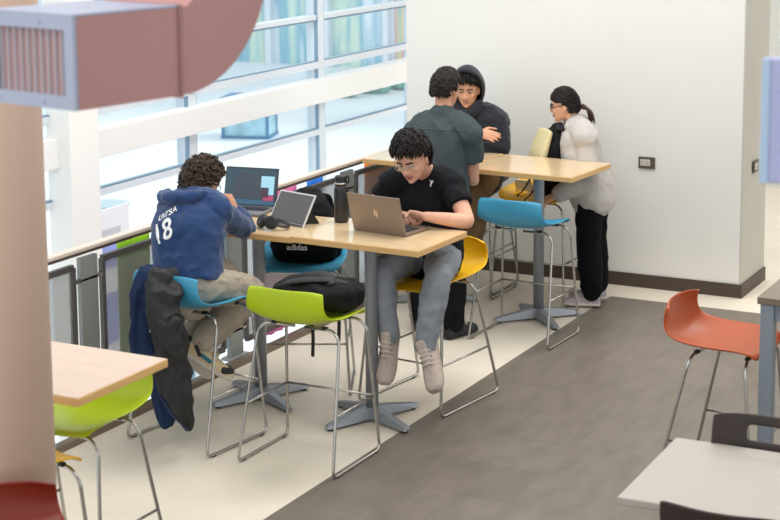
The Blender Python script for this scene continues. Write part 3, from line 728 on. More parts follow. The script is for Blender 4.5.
for k in range(9):
    w = fw_+(hgt-2*fw_)*(k+.5)/9; prism(bm, [D(.028, -Wd+fw_, w), D(.028, -fw_, w), D(.028, -fw_, w+.004), D(.028, -Wd+fw_, w+.004)], ax*.004)
obj('cross_vane', bm, mat('vane_grey', (96, 88, 96), .5), gr)
bm = B(); prism(bm, [D(.05, -Wd+.01, .01), D(.05, -.01, .01), D(.05, -.01, hgt-.01), D(.05, -Wd+.01, hgt-.01)], ax*.004); obj('inner_baffle', bm, mat('duct_dark', (44, 38, 42), .7), gr)
bm = B()
for v, w in ((-.13, hgt-.018), (-.12, .016), (-.3, hgt-.018), (-.3, .016)):
    ball(bm, D(-.001, v, w), .004, seg=8)
obj('screw', bm, M_dg, gr)
for v in (-Wd*.2, -Wd*.8):
    bm = B(); tube(bm, [D(L1+L2-hgt/2, v, top+.5), D(L1+L2-hgt/2, v, 5.58-A.z+hgt)], .006, 8); obj('hanger_rod', bm, M_chrome, t)

# lavender board edge on the right
q0, q1 = PD(759, 56, 4.2), PD(761, 183, 4.2)
t = thing('hanging_sign', 'blurred lavender sign board hanging at the right edge', 'sign', (q1.x, q1.y, q1.z))
hs = q0.z-q1.z
rt = V((math.cos(YAW-.28), math.sin(YAW-.28), 0)); Mx = Matrix((rt, V((-rt.y, rt.x, 0)), V((0, 0, 1)))).transposed().to_4x4()
bm = B(); box(bm, (.2, .02, hs/2), (.4, .04, hs), .006); bmesh.ops.transform(bm, matrix=Mx, verts=bm.verts); pn = obj('board', bm, mat('lavender_panel', (178, 183, 222), .5), t)
bm = B(); box(bm, (.006, -.001, hs/2), (.02, .006, hs), .002); bmesh.ops.transform(bm, matrix=Mx, verts=bm.verts); obj('edge_strip', bm, mat('pale_blue_edge', (176, 200, 228), .4), pn)
bm = B(); box(bm, (.21, -.003, hs/2-.02), (.31, .006, hs-.17), .002); bmesh.ops.transform(bm, matrix=Mx, verts=bm.verts); obj('inner_panel', bm, mat('deep_lavender', (158, 161, 204), .5), pn)
for x in (.08, .32):
    bm = B(); tube(bm, [(x, .02, hs), (x, .02, 5.6-q1.z)], .005, 8); bmesh.ops.transform(bm, matrix=Mx, verts=bm.verts); obj('hanger_rod', bm, M_chrome, t)
# ------------------------------------------------------------------ people
def skinmat(n, c): return mat('skin_'+n, c, .5, var=.05, vscale=14, spec=.35)
M_lip = mat('lip', (160, 92, 84), .45); M_eye = mat('eye_white', (225, 220, 214), .3); M_iris = mat('iris_dark', (36, 24, 20), .25); M_brow = mat('brow_dark', (30, 23, 20), .8)
def orth(f, u=V((0, 0, 1))):
    f = V(f).normalized(); u = (V(u) - f*V(u).dot(f)).normalized(); r = f.cross(u); return r, f, u
class Head:
    def __init__(s, c, f, u=(0, 0, 1), k=1.0):
        s.c = V(c); s.r, s.f, s.u = orth(f, u); s.k = k
    def p(s, x, y, z): return s.c + (s.r*x + s.f*y + s.u*z)*s.k
    def M3(s): return Matrix((s.r, s.f, s.u)).transposed()
    def d(s, v):
        q = V(v)-s.c; return V((q.dot(s.r), q.dot(s.f), q.dot(s.u)))/s.k
def head_geo(bm, h):
    prof = [(.124, .012, .012, -.012), (.118, .042, .05, -.012), (.098, .064, .08, -.012), (.06, .0755, .096, -.012), (.02, .077, .097, -.009), (-.015, .074, .092, -.004), (-.045, .069, .080, .006), (-.075, .058, .062, .020), (-.098, .043, .045, .034), (-.113, .027, .030, .045), (-.119, .010, .012, .050)]
    rings = []; n = 28
    zz = crom([q[0] for q in prof], 3); aa = crom([q[1] for q in prof], 3); bb = crom([q[2] for q in prof], 3); oo = crom([q[3] for q in prof], 3)
    for z, a, b, o in zip(zz, aa, bb, oo):
        R = []
        for k in range(n):
            t = 2*PI*k/n; c, s = math.cos(t), math.sin(t)
            y = o + b*math.copysign(abs(s)**.9, s); x = a*math.copysign(abs(c)**.9, c)
            if s > .2:                                   # eye-socket hollows and flatter front
                ex = math.exp(-((abs(x)-.032)/.014)**2 - ((z-.002)/.013)**2); y -= .010*ex*s
            R.append(h.p(x, y, z))
        rings.append(R)
    rings_to_mesh(bm, rings)
    # nose, brow ridge, cheeks, lips, ears
    loft(bm, [h.p(0, .080, .012), h.p(0, .089, -.008), h.p(0, .100, -.028), h.p(0, .102, -.037)], [.006*h.k, .007*h.k, .010*h.k, .011*h.k], [.006*h.k, .008*h.k, .010*h.k, .008*h.k], lat=tuple(h.r), n=12, sub=3)
    for s in (-1, 1):
        ball(bm, h.p(s*.012, .090, -.038), (.008*h.k, .010*h.k, .007*h.k), h.M3(), 8)
        ball(bm, h.p(s*.03, .076, .020), (.022*h.k, .009*h.k, .006*h.k), h.M3(), 10)
        ball(bm, h.p(s*.042, .062, -.030), (.020*h.k, .018*h.k, .018*h.k), h.M3(), 10)
        Re = h.M3() @ Matrix.Rotation(s*math.radians(-18), 3, 'Z')
        ball(bm, h.p(s*.081, -.012, -.012), (.009*h.k, .019*h.k, .031*h.k), Re, 12)
        ball(bm, h.p(s*.079, -.004, -.034), (.007*h.k, .010*h.k, .012*h.k), Re, 8)
    ball(bm, h.p(0, .078, -.066), (.022*h.k, .012*h.k, .010*h.k), h.M3(), 10)
    ball(bm, h.p(0, .074, -.108), (.018*h.k, .014*h.k, .012*h.k), h.M3(), 10)
def face_parts(h, parent, off, down=True, smile=False, brow=1.0):
    k = h.k
    bm = B()
    for s in (-1, 1):
        pass
    for s in (-1, 1):
        bm = B(); ball(bm, h.p(s*.032, .0735, .0), (.0135*k, .011*k, .0075*k if not down else .006*k), h.M3(), 12); e = obj('eye', bm, M_eye, parent, off=off)
        bm = B(); ball(bm, h.p(s*.032, .0825, -.001 if not down else -.003), (.0055*k, .003*k, .0055*k if not down else .0035*k), h.M3(), 10); obj('iris', bm, M_iris, e, off=off)
        bm = B(); loft(bm, [h.p(s*.017, .083, .003), h.p(s*.032, .0855, .0075 if not down else .003), h.p(s*.047, .078, .002)], [.0022*k]*3, [.0022*k]*3, n=8, sub=4); obj('eyelash', bm, M_brow, e, off=off)
        bm = B(); loft(bm, [h.p(s*.013, .0885, .021), h.p(s*.03, .0885, .027), h.p(s*.05, .074, .021)], [.0035*k*brow, .0042*k*brow, .002*k], [.0035*k]*3, n=8, sub=4); obj('eyebrow', bm, M_brow, parent, off=off)
    up = .006 if smile else 0.
    bm = B(); loft(bm, [h.p(-.026, .076, -.067+up), h.p(-.012, .089, -.0665), h.p(0, .0915, -.0655), h.p(.012, .089, -.0665), h.p(.026, .076, -.067+up)], [.003*k, .005*k, .0055*k, .005*k, .003*k], [.003*k]*5, lat=tuple(h.u), n=8, sub=4)
    loft(bm, [h.p(-.020, .079, -.0735+up*.6), h.p(0, .0905, -.077), h.p(.020, .079, -.0735+up*.6)], [.003*k, .0062*k, .003*k], [.003*k, .004*k, .003*k], lat=tuple(h.u), n=8, sub=4)
    mo = obj('lips', bm, M_lip, parent, off=off)
    bm = B(); loft(bm, [h.p(-.022, .083, -.0705+up*.8), h.p(0, .0945, -.0712), h.p(.022, .083, -.0705+up*.8)], [.0012*k]*3, [.0012*k]*3, n=6, sub=4)
    obj('mouth_line', bm, mat('mouth_dark', (92, 48, 44), .6) if not smile else mat('teeth', (222, 210, 200), .4), mo, off=off)
def hair_mesh(h, parent, off, c, style, seed=1, cut=None):
    rnd = random.Random(seed); bm = B(); k = h.k
    # scalp cap: a close shell, then locks on it
    nt, npz = 26, 34; 
    def inhair(d):
        x, y, z = d
        if style in ('curly', 'short', 'fringe', 'back'):
            # hairline: front above the brow, ears free, nape low behind
            if y > .02: return z > (.42 if style != 'fringe' else .54 - .35*max(0, abs(x)-.3)) + .0*abs(x)
            if y > -.45: return z > (.10 if style == 'fringe' else -.02) + .10*(y+.45) if abs(x) > .55 else z > -.1
            return z > (-.55 if style != 'back' else -.40)
        if style == 'ponytail':
            if y > .05: return z > .50 - .3*abs(x)
            if y > -.3: return z > -.05
            return z > -.50
        return True
    A = (.086, .108, .136)
    def surf(d, lift=0.0):
        return h.p(d.x*(A[0]+lift), -.012 + d.y*(A[1]+lift), .004 + d.z*(A[2]-.006+lift))
    if style == 'curly': N, L, rr = 560, (.020, .046), (.010, .016)
    elif style == 'ponytail': N, L, rr = 420, (.002, .007), (.006, .009)
    elif style == 'fringe': N, L, rr = 700, (.006, .026), (.006, .010)
    elif style == 'back': N, L, rr = 620, (.004, .013), (.006, .010)
    else: N, L, rr = 620, (.008, .022), (.006, .010)
    i = 0; ga = PI*(3-math.sqrt(5)); M = N*2
    for q in range(M):
        z = 1-2*(q+.5)/M; ra = math.sqrt(1-z*z); d = V((ra*math.cos(ga*q), ra*math.sin(ga*q), z))
        if not inhair(d): continue
        lift = rnd.uniform(*L); p = surf(d, lift*.6)
        nrm = (h.r*d.x/A[0] + h.f*d.y/A[1] + h.u*d.z/A[2]).normalized()
        if style == 'curly':
            a = rnd.uniform(0, 2*PI); t1 = nrm.orthogonal().normalized(); t2 = nrm.cross(t1); R0 = rnd.uniform(.010, .017)*k
            pts = [p + (t1*math.cos(a+w) + t2*math.sin(a+w))*R0 + nrm*(lift*.55*w/4.5) for w in (0, 1.1, 2.2, 3.3, 4.4)]
            tube(bm, pts, [.0035*k, .0065*k, .0075*k, .0065*k, .003*k], 6)
        else:
            crown = V((0, -.35, .93)) if style != 'ponytail' else V((0, 1.0, .25))
            fl = (d-crown); fl = (fl - d*fl.dot(d))
            if fl.length < .05: fl = V((rnd.uniform(-1, 1), rnd.uniform(-1, 1), 0))
            fl = fl.normalized() + V((rnd.uniform(-1, 1), rnd.uniform(-1, 1), rnd.uniform(-.6, .6)))*({'ponytail': .05, 'fringe': .22}.get(style, .45))
            flw = (h.r*fl.x + h.f*fl.y + h.u*fl.z); flw = (flw - nrm*flw.dot(nrm)*.8).normalized()
            ln = rnd.uniform(.024, .042)*k*((1.0 if d.y > .25 else 1.5) if style == 'fringe' else 1)*(1.2 if style == 'ponytail' else 1); w = rnd.uniform(*rr)*k*(.75 if style == 'fringe' else 1)
            pts = [p - flw*ln*.5 - nrm*.004, p + nrm*lift*.55, p + flw*ln*.5 + nrm*lift*.25, p + flw*ln*.85 - nrm*.004*k]
            tube(bm, pts, [w*.6, w, w*.75, w*.15], 6)
    # base shell following the hairline
    rings = []
    cols = 40; rows = 16
    G = []
    for r_ in range(rows+1):
        row = []
        for q in range(cols):
            az = 2*PI*q/cols; dz = None
            x0, y0 = math.cos(az), math.sin(az)
            # find lowest z in hair for this azimuth
            lo = 1.0
            for s in range(60):
                zt = 1-2*s/60; ra = math.sqrt(max(0, 1-zt*zt))
                if inhair(V((ra*x0, ra*y0, zt))): lo = zt
                else: break
            zt = 1 - (1-lo)*r_/rows; ra = math.sqrt(max(0, 1-zt*zt))
            row.append(bm.verts.new(surf(V((ra*x0, ra*y0, zt)), .004 if r_ < rows else -.004)))
        G.append(row)
    for r_ in range(rows):
        for q in range(cols):
            bm.faces.new((G[r_][q], G[r_+1][q], G[r_+1][(q+1) % cols], G[r_][(q+1) % cols])).smooth = True
    return obj('hair', bm, mat('hair_%d_%d_%d' % c, c, .5, var=.5, vscale=90, spec=.22), parent, off=off)
def hand_geo(bm, wrist, d, nrm, thumb_side, curl=.5, k=1.0, spread=1.0):
    """d: direction of the hand, nrm: palm normal (out of the palm), thumb_side: +1/-1 along d x nrm"""
    d = V(d).normalized(); nrm = (V(nrm)-d*V(nrm).dot(d)).normalized(); s = d.cross(nrm)*thumb_side; w = V(wrist)
    loft(bm, [w, w+d*.03*k, w+d*.06*k, w+d*.092*k], [.026*k, .034*k, .040*k, .041*k], [.019*k, .017*k, .016*k, .013*k], lat=tuple(s), n=14, sub=3)
    for i, (o, L, r) in enumerate(((.031, .072, .0088), (.0105, .080, .0092), (-.0105, .074, .0088), (-.030, .058, .0078))):
        base = w + d*(.088-.004*abs(i-1.2))*k + s*o*k*spread; a = curl*(.75+.12*i); pts = [base-d*.012*k, base]; dirv = d.copy()
        ax = s*thumb_side
        for j, q in enumerate((.45, .32, .25)):
            ang = a*(.7 if j == 0 else 1.0)
            dirv = (dirv*math.cos(ang) + nrm*math.sin(ang)).normalized() if j == 0 else (lambda dv, nv: (dv*math.cos(ang)+nv*math.sin(ang)).normalized())(dirv, (nrm - dirv*nrm.dot(dirv)).normalized() if (nrm - dirv*nrm.dot(dirv)).length > .3 else -d)
            pts.append(pts[-1] + (dirv + s*o*1.5)*L*q*k)
        loft(bm, pts, [r*k, r*k, r*.95*k, r*.88*k, r*.74*k], n=10, sub=3)
    tb = w + d*.028*k + s*.024*k; t1 = (s*.75 + d*.6 + nrm*.35).normalized(); t2 = (s*.3 + d*.9 + nrm*(.3+.3*curl)).normalized()
    loft(bm, [tb - s*.012*k, tb + t1*.02*k, tb + t1*.042*k, tb + t1*.042*k + t2*.03*k, tb + t1*.042*k + t2*.052*k], [.013*k, .0135*k, .0105*k, .0098*k, .0075*k], n=10, sub=3)
def limb(bm, a, b, c, ra, rb, rc, grow=0., t0=0., t1=2., mid=1.06):
    """arm or leg with taper; t0..t1 of the a-b-c path (0..2)"""
    a, b, c = V(a), V(b), V(c)
    full = [(0, a, ra), (.5, (a+b)/2, (ra+rb)/2*mid), (.92, a.lerp(b, .92), rb*1.0), (1.08, b.lerp(c, .08), rb*1.0), (1.42, b.lerp(c, .42), (rb*.62+rc*.42)*1.06), (2, c, rc)]
    xs = [q[0] for q in full]
    def at(t):
        for (t_a, p_a, r_a), (t_b, p_b, r_b) in zip(full[:-1], full[1:]):
            if t <= t_b: s = (t-t_a)/(t_b-t_a); return p_a.lerp(p_b, s), r_a+(r_b-r_a)*s
        return full[-1][1], full[-1][2]
    ts = sorted(set([t0] + [x for x in xs if t0 < x < t1] + [t1]))
    pts = [at(t)[0] for t in ts]; rr = [at(t)[1]+grow for t in ts]
    loft(bm, pts, rr, n=16, sub=4)
def torso(bm, j, g=0., lo=-.09, w=1.0, belly=1.0, cut=0.):
    """pelvis - chest - neck body; j: joints dict with pel, chest, neck, hips lateral hl, shoulder lateral sl"""
    pel, ch, nk = V(j['pel']), V(j['chest']), V(j['neck']); hl = V(j['hl']).normalized(); sl = V(j['sl']).normalized()
    up0 = (ch-pel).normalized()
    nk = nk - (nk-ch).normalized()*cut; pts = [pel+up0*lo, pel, pel.lerp(ch, .5), ch, ch.lerp(nk, .55), ch.lerp(nk, .82), nk]
    rx = [.145, .165, .148*belly, .168, .160, .115, .062]; ry = [.105, .115, .102*belly, .115, .098, .078, .058]
    L = [hl, hl, hl.lerp(sl, .5), sl, sl, sl, sl]
    loft(bm, pts, [x*w+g for x in rx], [y*w+g for y in ry], lat=L, n=26, sub=4, power=2.3)
    for s in ('R', 'L'):
        sh = V(j['sh'+s]); loft(bm, [ch.lerp(nk, .72), sh.lerp(nk, .45)+V((0, 0, .012)), sh], [.062*w+g, .062*w+g, .058*w+g], n=14, sub=3)
def shoe(parent, off, ankle, toe, upn, c, sole_c, name='shoe', k=1.0, extra=None):
    """ankle joint, toe tip; upn: up direction of the foot"""
    a, t = V(ankle), V(toe); d = (t-a); u = V(upn).normalized(); d = (d-u*d.dot(u)).normalized(); s = d.cross(u)
    o = a - u*.075*k - d*.06*k                                # heel on the sole
    L = .285*k
    def q(x, y, z): return o + d*x*k + s*y*k + u*z*k
    secs = [(0, .028, .075, .03), (.03, .036, .095, .03), (.09, .038, .10, .03), (.14, .042, .078, .03), (.19, .047, .06, .03), (.24, .045, .052, .028), (.268, .036, .044, .026), (.283, .020, .034, .026)]
    bm = B(); rings = []
    xs = crom([e[0] for e in secs], 3); ws = crom([e[1] for e in secs], 3); hs = crom([e[2] for e in secs], 3); n = 20
    for x, w, h in zip(xs, ws, hs):
        R = []
        for k_ in range(n):
            an = 2*PI*k_/n; c_, s_ = math.cos(an), math.sin(an)
            z = .018 + (h-.018)*max(0, s_)**.8 if s_ >= 0 else .018 + .012*s_
            R.append(q(x, w*math.copysign(abs(c_)**.75, c_), z))
        rings.append(R)
    rings_to_mesh(bm, rings)
    up = obj(name, bm, c, parent, off=off)
    bm = B(); rings = []
    for x, w, h in zip(xs, ws, hs):
        R = []
        for k_ in range(n):
            an = 2*PI*k_/n; c_, s_ = math.cos(an), math.sin(an)
            R.append(q(x*1.015-.002, (w+.004)*math.copysign(abs(c_)**.6, c_), .012 + .014*math.copysign(abs(s_)**.5, s_)))
        rings.append(R)
    rings_to_mesh(bm, rings); obj('sole', bm, sole_c, up, off=off)
    bm = B()
    for i in range(4):
        x = .105+.02*i; z = .112-.011*i; tube(bm, [q(x, -.032, z-.022), q(x+.004, -.016, z+.004), q(x+.004, .016, z+.004), q(x, .032, z-.022)], .0042*k, 6)
    obj('laces', bm, mat('lace_pale', (205, 198, 190), .8), up, off=off)
    bm = B(); loft(bm, [q(.075, 0, .135), q(.10, 0, .112), q(.16, 0, .072)], [.026*k, .026*k, .020*k], [.010*k]*3, lat=tuple(s), n=12); obj('tongue', bm, c, up, off=off)
    if extra:
        for nm, pts, r, m in extra:
            bm = B(); loft(bm, [q(*p) for p in pts], [r*k]*len(pts), [r*.6*k]*len(pts), n=10); obj(nm, bm, m, up, off=off)
    return up
def foot_geo(bm, ankle, toe):
    a, t = V(ankle), V(toe); loft(bm, [a, a.lerp(t, .12)], [.034, .032], n=12)
def glasses(h, parent, off, c, r=.0022, half=.021, hh=.0165, rim=True, sq=2.0):
    k = h.k; bm = B()
    for s in (-1, 1):
        pts = []
        for q in range(20):
            a = 2*PI*q/20; cx, cz = math.cos(a), math.sin(a)
            cx = math.copysign(abs(cx)**(2/sq), cx); cz = math.copysign(abs(cz)**(2/sq), cz)
            x = s*.034 + half*cx; pts.append(h.p(x, .0985-.10*abs(x)**1.2*1.2, -.003+hh*cz))
        tube(bm, pts+[pts[0]], r*k, 6)
    tube(bm, [h.p(-.013, .0985, .001), h.p(0, .1025, .004), h.p(.013, .0985, .001)], r*k, 6)
    fr = obj('glasses', bm, c, parent, off=off)
    for s in (-1, 1):
        bm = B(); tube(bm, [h.p(s*.055, .088, .003), h.p(s*.078, .06, .004), h.p(s*.085, -.005, .004), h.p(s*.084, -.022, -.012)], r*k, 6); obj('temple', bm, c, fr, off=off)
def person_root(name, label, loc): return thing('person', label, 'person', loc)
def body(j, h, root, off, skin, hands, arms=True, legs=True, w=1.0):
    bm = B(); head_geo(bm, h)
    torso(bm, j, -.022, lo=-.02, w=w)
    nk = V(j['neck']); loft(bm, [nk-V((0, 0, .03)), nk.lerp(h.p(0, -.03, -.07), .5), h.p(0, -.022, -.05)], [.058*w, .054*w, .056*w], n=16, sub=4)
    for s in 'RL':
        limb(bm, j['sh'+s], j['el'+s], j['wr'+s], .052*w, .041*w, .027*w)
        if hands.get(s): hand_geo(bm, j['wr'+s], *hands[s])
        limb(bm, j['hip'+s], j['kn'+s], j['an'+s], .082*w, .054*w, .036*w)
        foot_geo(bm, j['an'+s], j['to'+s])
    return organic('body', bm, skin, root, off, .0055, 2)
Lp = lambda a, b, t: V(a).lerp(V(b), t)
M_sole = mat('pale_sole', (200, 192, 182), .7)
# ---------- person in the navy hoodie, back towards us -------------------------------
off = V((-5.08, 7.38, .775)); root = person_root('person', 'seated person in a navy hoodie numbered 18, seen from behind, hand at chin', off)
j = dict(pel=(-5.10, 7.34, .865), chest=(-5.14, 7.43, 1.12), neck=(-5.165, 7.54, 1.265), hl=(1, -.1, 0), sl=(1, .05, 0),
         shR=(-5.01, 7.51, 1.235), shL=(-5.30, 7.52, 1.215), elR=tuple(P(246, 229, 7.86)), elL=(-5.42, 7.83, 1.105), wrR=tuple(P(236, 211, 7.80)), wrL=(-5.335, 7.75, 1.27),
         hipR=(-4.985, 7.36, .85), hipL=(-5.18, 7.37, .85), knR=tuple(P(254, 291, 7.74)), knL=(-5.13, 7.77, .82), anR=tuple(P(199, 345, 7.40)), anL=(-5.19, 7.5, .46), toR=tuple(P(199, 345, 7.40)+V((.2, .09, -.13))), toL=(-5.16, 7.66, .33))
h = Head((-5.20, 7.67, 1.34), (.05, .93, -.32), k=.97)
skin = skinmat('tan', (196, 142, 112))
body(j, h, root, off, skin, {'R': ((-.42, -.05, .9), (-.7, -.2, -.35), 1, 1.15), 'L': ((.4, -.25, .8), (.8, -.2, -.2), -1, .9)})
hair_mesh(h, root, off, (62, 50, 40), 'curly', 3)
face_parts(h, root, off); glasses(h, root, off, mat('dark_frame', (30, 28, 28), .4))
M_navy = mat('navy_fleece', (38, 62, 104), .85, bump=.12, bscale=70, sheen=.25, var=.06, vscale=6)
bm = B(); torso(bm, j, .030, lo=.045, w=1.09, belly=1.04)
for s in 'RL': limb(bm, j['sh'+s], j['el'+s], j['wr'+s], .058, .050, .036, .012, 0, 1.82)
loft(bm, [V((-5.27, 7.46, 1.275)), V((-5.21, 7.45, 1.275)), V((-5.13, 7.45, 1.28)), V((-5.08, 7.47, 1.29))], [.045, .055, .055, .045], [.04, .05, .05, .04], lat=(0, 0, 1), n=14)     # hood lying on the back
loft(bm, [V((-5.27, 7.52, 1.275)), V((-5.25, 7.45, 1.295)), V((-5.17, 7.43, 1.305)), V((-5.08, 7.47, 1.295)), V((-5.07, 7.55, 1.275))], [.034]*5, n=12)
hd = organic('hoodie', bm, M_navy, root, off, .008, 3, .011, 8, 2, (1, 1, 1.3))
bm = B(); loft(bm, [(-5.345, 7.48, 1.295), (-5.29, 7.42, 1.302), (-5.20, 7.39, 1.312), (-5.11, 7.41, 1.322), (-5.055, 7.46, 1.326)], [.032, .036, .038, .034, .028], [.028, .036, .04, .034, .025], lat=(0, 0, 1), n=14)
loft(bm, [(-5.33, 7.51, 1.30), (-5.28, 7.44, 1.305), (-5.20, 7.41, 1.312), (-5.11, 7.43, 1.32), (-5.06, 7.49, 1.325)], [.032]*5, n=12)
organic('hood', bm, M_navy, root, off, .007, 2, .010, 11, 12)
# printed number and name on the back: flat lettering wrapped on to the cloth
def wrap_text(s, size, center, up, into, target, off, m, name, bold=0.):
    into = V(into).normalized(); up = (V(up)-into*V(up).dot(into)).normalized(); rt = into.cross(up)
    cu = bpy.data.curves.new('lettering', 'FONT'); cu.body = s; cu.size = size; cu.align_x = cu.align_y = 'CENTER'; cu.offset = bold
    tmp = bpy.data.objects.new('tmp', cu); COL.objects.link(tmp); bpy.context.view_layer.update()
    me = bpy.data.meshes.new_from_object(tmp.evaluated_get(bpy.context.evaluated_depsgraph_get())); COL.objects.unlink(tmp); bpy.data.objects.remove(tmp)
    bm = bmesh.new(); bm.from_mesh(me)
    bmesh.ops.triangulate(bm, faces=bm.faces)
    for _ in range(5): bmesh.ops.subdivide_edges(bm, edges=[e for e in bm.edges if e.calc_length() > .008], cuts=1, use_grid_fill=False); bmesh.ops.triangulate(bm, faces=bm.faces)
    t = bmesh.new(); t.from_mesh(target.data); bvh = BVHTree.FromBMesh(t)
    c = V(center)-V(off)
    for v in bm.verts:
        p = c + rt*v.co.x + up*v.co.y - into*.3
        loc, nn, i, dist = bvh.ray_cast(p, into)
        v.co = (loc if loc is not None else p+into*.3) - into*.006
    t.free()
    return obj(name, bm, m, target, smooth=True)
M_print = mat('white_print', (232, 234, 240), .7)
into = V((.10, .97, .22)); upv = V((-.46, .22, .97))
# ---------- trousers and shoes
M_khaki = mat('grey_khaki', (168, 157, 142), .85, bump=.15, bscale=50)
bm = B(); P_ = V(j['pel']); loft(bm, [P_-V((0, 0, .085)), P_+V((0, .0, .02)), P_+V((0, .0, .07))], [.165, .18, .150], [.125, .13, .105], lat=j['hl'], n=22)
for s in 'RL': limb(bm, j['hip'+s], j['kn'+s], j['an'+s], .10, .075, .065, .006, 0, 1.93)
organic('trousers', bm, M_khaki, root, off, .008, 3, .013, 9, 6)
M_tan = mat('beige_suede', (206, 186, 150), .8); M_nblk = mat('shoe_black', (28, 30, 40), .6); M_rd = mat('shoe_red', (196, 64, 44), .6); M_teal = mat('shoe_teal', (40, 120, 140), .6)
ex = [('toe_cap', ((.215, -.02, .035), (.25, 0, .036), (.225, .03, .035)), .03, M_nblk), ('heel_counter', ((.0, -.018, .07), (-.008, 0, .075), (.0, .018, .07)), .026, M_nblk),
      ('ankle_trim', ((.03, -.03, .105), (.08, -.035, .10), (.10, 0, .108), (.08, .035, .10), (.03, .03, .105)), .009, M_rd), ('side_flash', ((.10, .041, .05), (.15, .046, .045)), .012, M_teal), ('side_stripe', ((.05, .037, .075), (.09, .041, .045)), .011, M_nblk), ('side_flash', ((.10, -.041, .05), (.15, -.046, .045)), .012, M_teal)]
shoe(root, off, j['anR'], V(j['toR']), (.46, .22, .86), M_tan, M_sole, extra=ex, k=1.12)
shoe(root, off, j['anL'], V(j['toL']), (.1, .62, .65), M_tan, M_sole, extra=ex, k=1.05)
wrap_text('18', .138, (-5.195, 7.37, 1.163), upv, into, hd, off, M_print, 'printed_number', .0022)
wrap_text('UNTSA', .034, (-5.205, 7.37, 1.243), upv, into, hd, off, M_print, 'printed_name', .0005)

# ---------- person at the silver laptop ----------------------------------------------
off = V((-4.235, 8.55, .775)); root = person_root('person', 'seated person in black tee, grey jeans and glasses looking down behind the silver laptop', off)
shR, shL = P(392, 183, 8.53), P(452, 186, 8.55)
j = dict(pel=(-4.235, 8.58, .85), chest=(-4.265, 8.60, 1.14), neck=tuple(P(428, 172, 8.58)), hl=(-1, .08, 0), sl=tuple(shR-shL),
         shR=tuple(shR), shL=tuple(shL), elR=tuple(P(372, 209, 8.5)), elL=tuple(P(468, 222, 8.42)), wrR=tuple(P(396, 213, 8.33)), wrL=tuple(P(426, 216.5, 8.30)),
         hipR=(-4.32, 8.55, .85), hipL=(-4.14, 8.55, .85), knR=(-4.33, 8.13, .835), knL=(-3.985, 8.15, .84), anR=(-4.28, 8.12, .47), anL=(-4.04, 8.10, .45), toR=(-4.25, 7.98, .31), toL=(-3.95, 7.96, .30))
h = Head(P(411, 157, 8.36), (.02, -.86, -.50), (-.05, -.3, 1), k=1.06)
skin = skinmat('light', (214, 164, 138))
hd_ = {'R': ((.75, -.15, .02), (0, -.3, -1), 1, .9), 'L': ((-.95, -.05, .05), (.15, -.6, -.55), -1, 1.0)}
body(j, h, root, off, skin, hd_, w=1.04)
hair_mesh(h, root, off, (28, 24, 23), 'fringe', 5)
face_parts(h, root, off, brow=1.3); glasses(h, root, off, mat('clear_frame', (196, 180, 160), .3, metal=.3), .0024)
M_tee = mat('black_tee', (22, 24, 28), .9, bump=.12, bscale=60)
bm = B(); torso(bm, j, .022, lo=-.06, w=1.06, belly=1.08, cut=.03)
for s in 'RL': limb(bm, j['sh'+s], j['el'+s], j['wr'+s], .064, .054, .03, .012, 0, .52)
te = organic('t_shirt', bm, M_tee, root, off, .008, 3, .010, 8, 8)
t_ = P(431.5, 183, 8.4); dirc = (t_-V((0, 0, HC))).normalized()
loc, nn, i_, d_ = BVHTree.FromPolygons([v.co.copy() for v in te.data.vertices], [tuple(p.vertices) for p in te.data.polygons]).ray_cast(V((0, 0, HC))-off, dirc)
if loc:
    bm = B(); n_ = nn.normalized(); r_, f_, u_ = orth(n_)
    def tq(x, z): return loc + n_*.004 - r_*x + u_*z
    prism(bm, [tq(-.012, -.018), tq(-.002, -.022), tq(.006, -.002), tq(.018, .010), tq(.016, .020), tq(.0, .012), tq(-.004, .0), tq(-.006, -.012)], n_*.001); prism(bm, [tq(-.014, .016), tq(-.004, .010), tq(-.002, .018)], n_*.001)
    obj('chest_mark', bm, M_print, te)
M_jean = mat('grey_denim', (138, 144, 152), .85, bump=.12, bscale=80, var=.10, vscale=7)
bm = B(); P_ = V(j['pel']); loft(bm, [P_-V((0, 0, .09)), P_+V((0, .0, .02)), P_+V((0, .0, .08))], [.155, .178, .168], [.12, .135, .125], lat=j['hl'], n=22)
for s in 'RL': limb(bm, j['hip'+s], j['kn'+s], j['an'+s], .100, .074, .055, .005, 0, 2.0)
organic('jeans', bm, M_jean, root, off, .008, 3, .010, 9, 16)
M_sh = mat('dusty_white_shoe', (188, 174, 164), .8, var=.12, vscale=25); M_so2 = mat('dusty_sole', (176, 160, 150), .8)
shoe(root, off, j['anR'], j['toR'], (.15, -.72, .58), M_sh, M_so2, k=1.16)
shoe(root, off, j['anL'], j['toL'], (-.12, -.72, .58), M_sh, M_so2, k=1.16)

# ---------- standing person in the dark green tee --------------------------------------
off = V((-4.76, 9.8, 0)); root = person_root('person', 'standing person in dark grey green tee and black trousers with their back to us', off)
shL, shR = P(416, 133, 9.86), P(470, 135, 9.84)
j = dict(pel=(-4.78, 9.80, .93), chest=(-4.80, 9.82, 1.24), neck=tuple(P(444, 112, 9.86)), hl=(1, .0, 0), sl=tuple(shR-shL),
         shR=tuple(shR), shL=tuple(shL), elR=tuple(P(473, 181, 9.93)), elL=tuple(P(404, 180, 9.95)), wrR=(-4.72, 10.16, 1.10), wrL=(-5.05, 10.2, 1.10),
         hipR=(-4.69, 9.80, .88), hipL=(-4.87, 9.81, .88), knR=(-4.665, 9.78, .48), knL=(-4.90, 9.83, .48), anR=(-4.655, 9.74, .09), anL=(-4.93, 9.82, .09), toR=(-4.62, 9.90, .03), toL=(-4.95, 9.99, .03))
h = Head(P(446.5, 88.5, 9.92), (.18, .95, -.20), k=.98)
skin = skinmat('warm', (206, 152, 124))
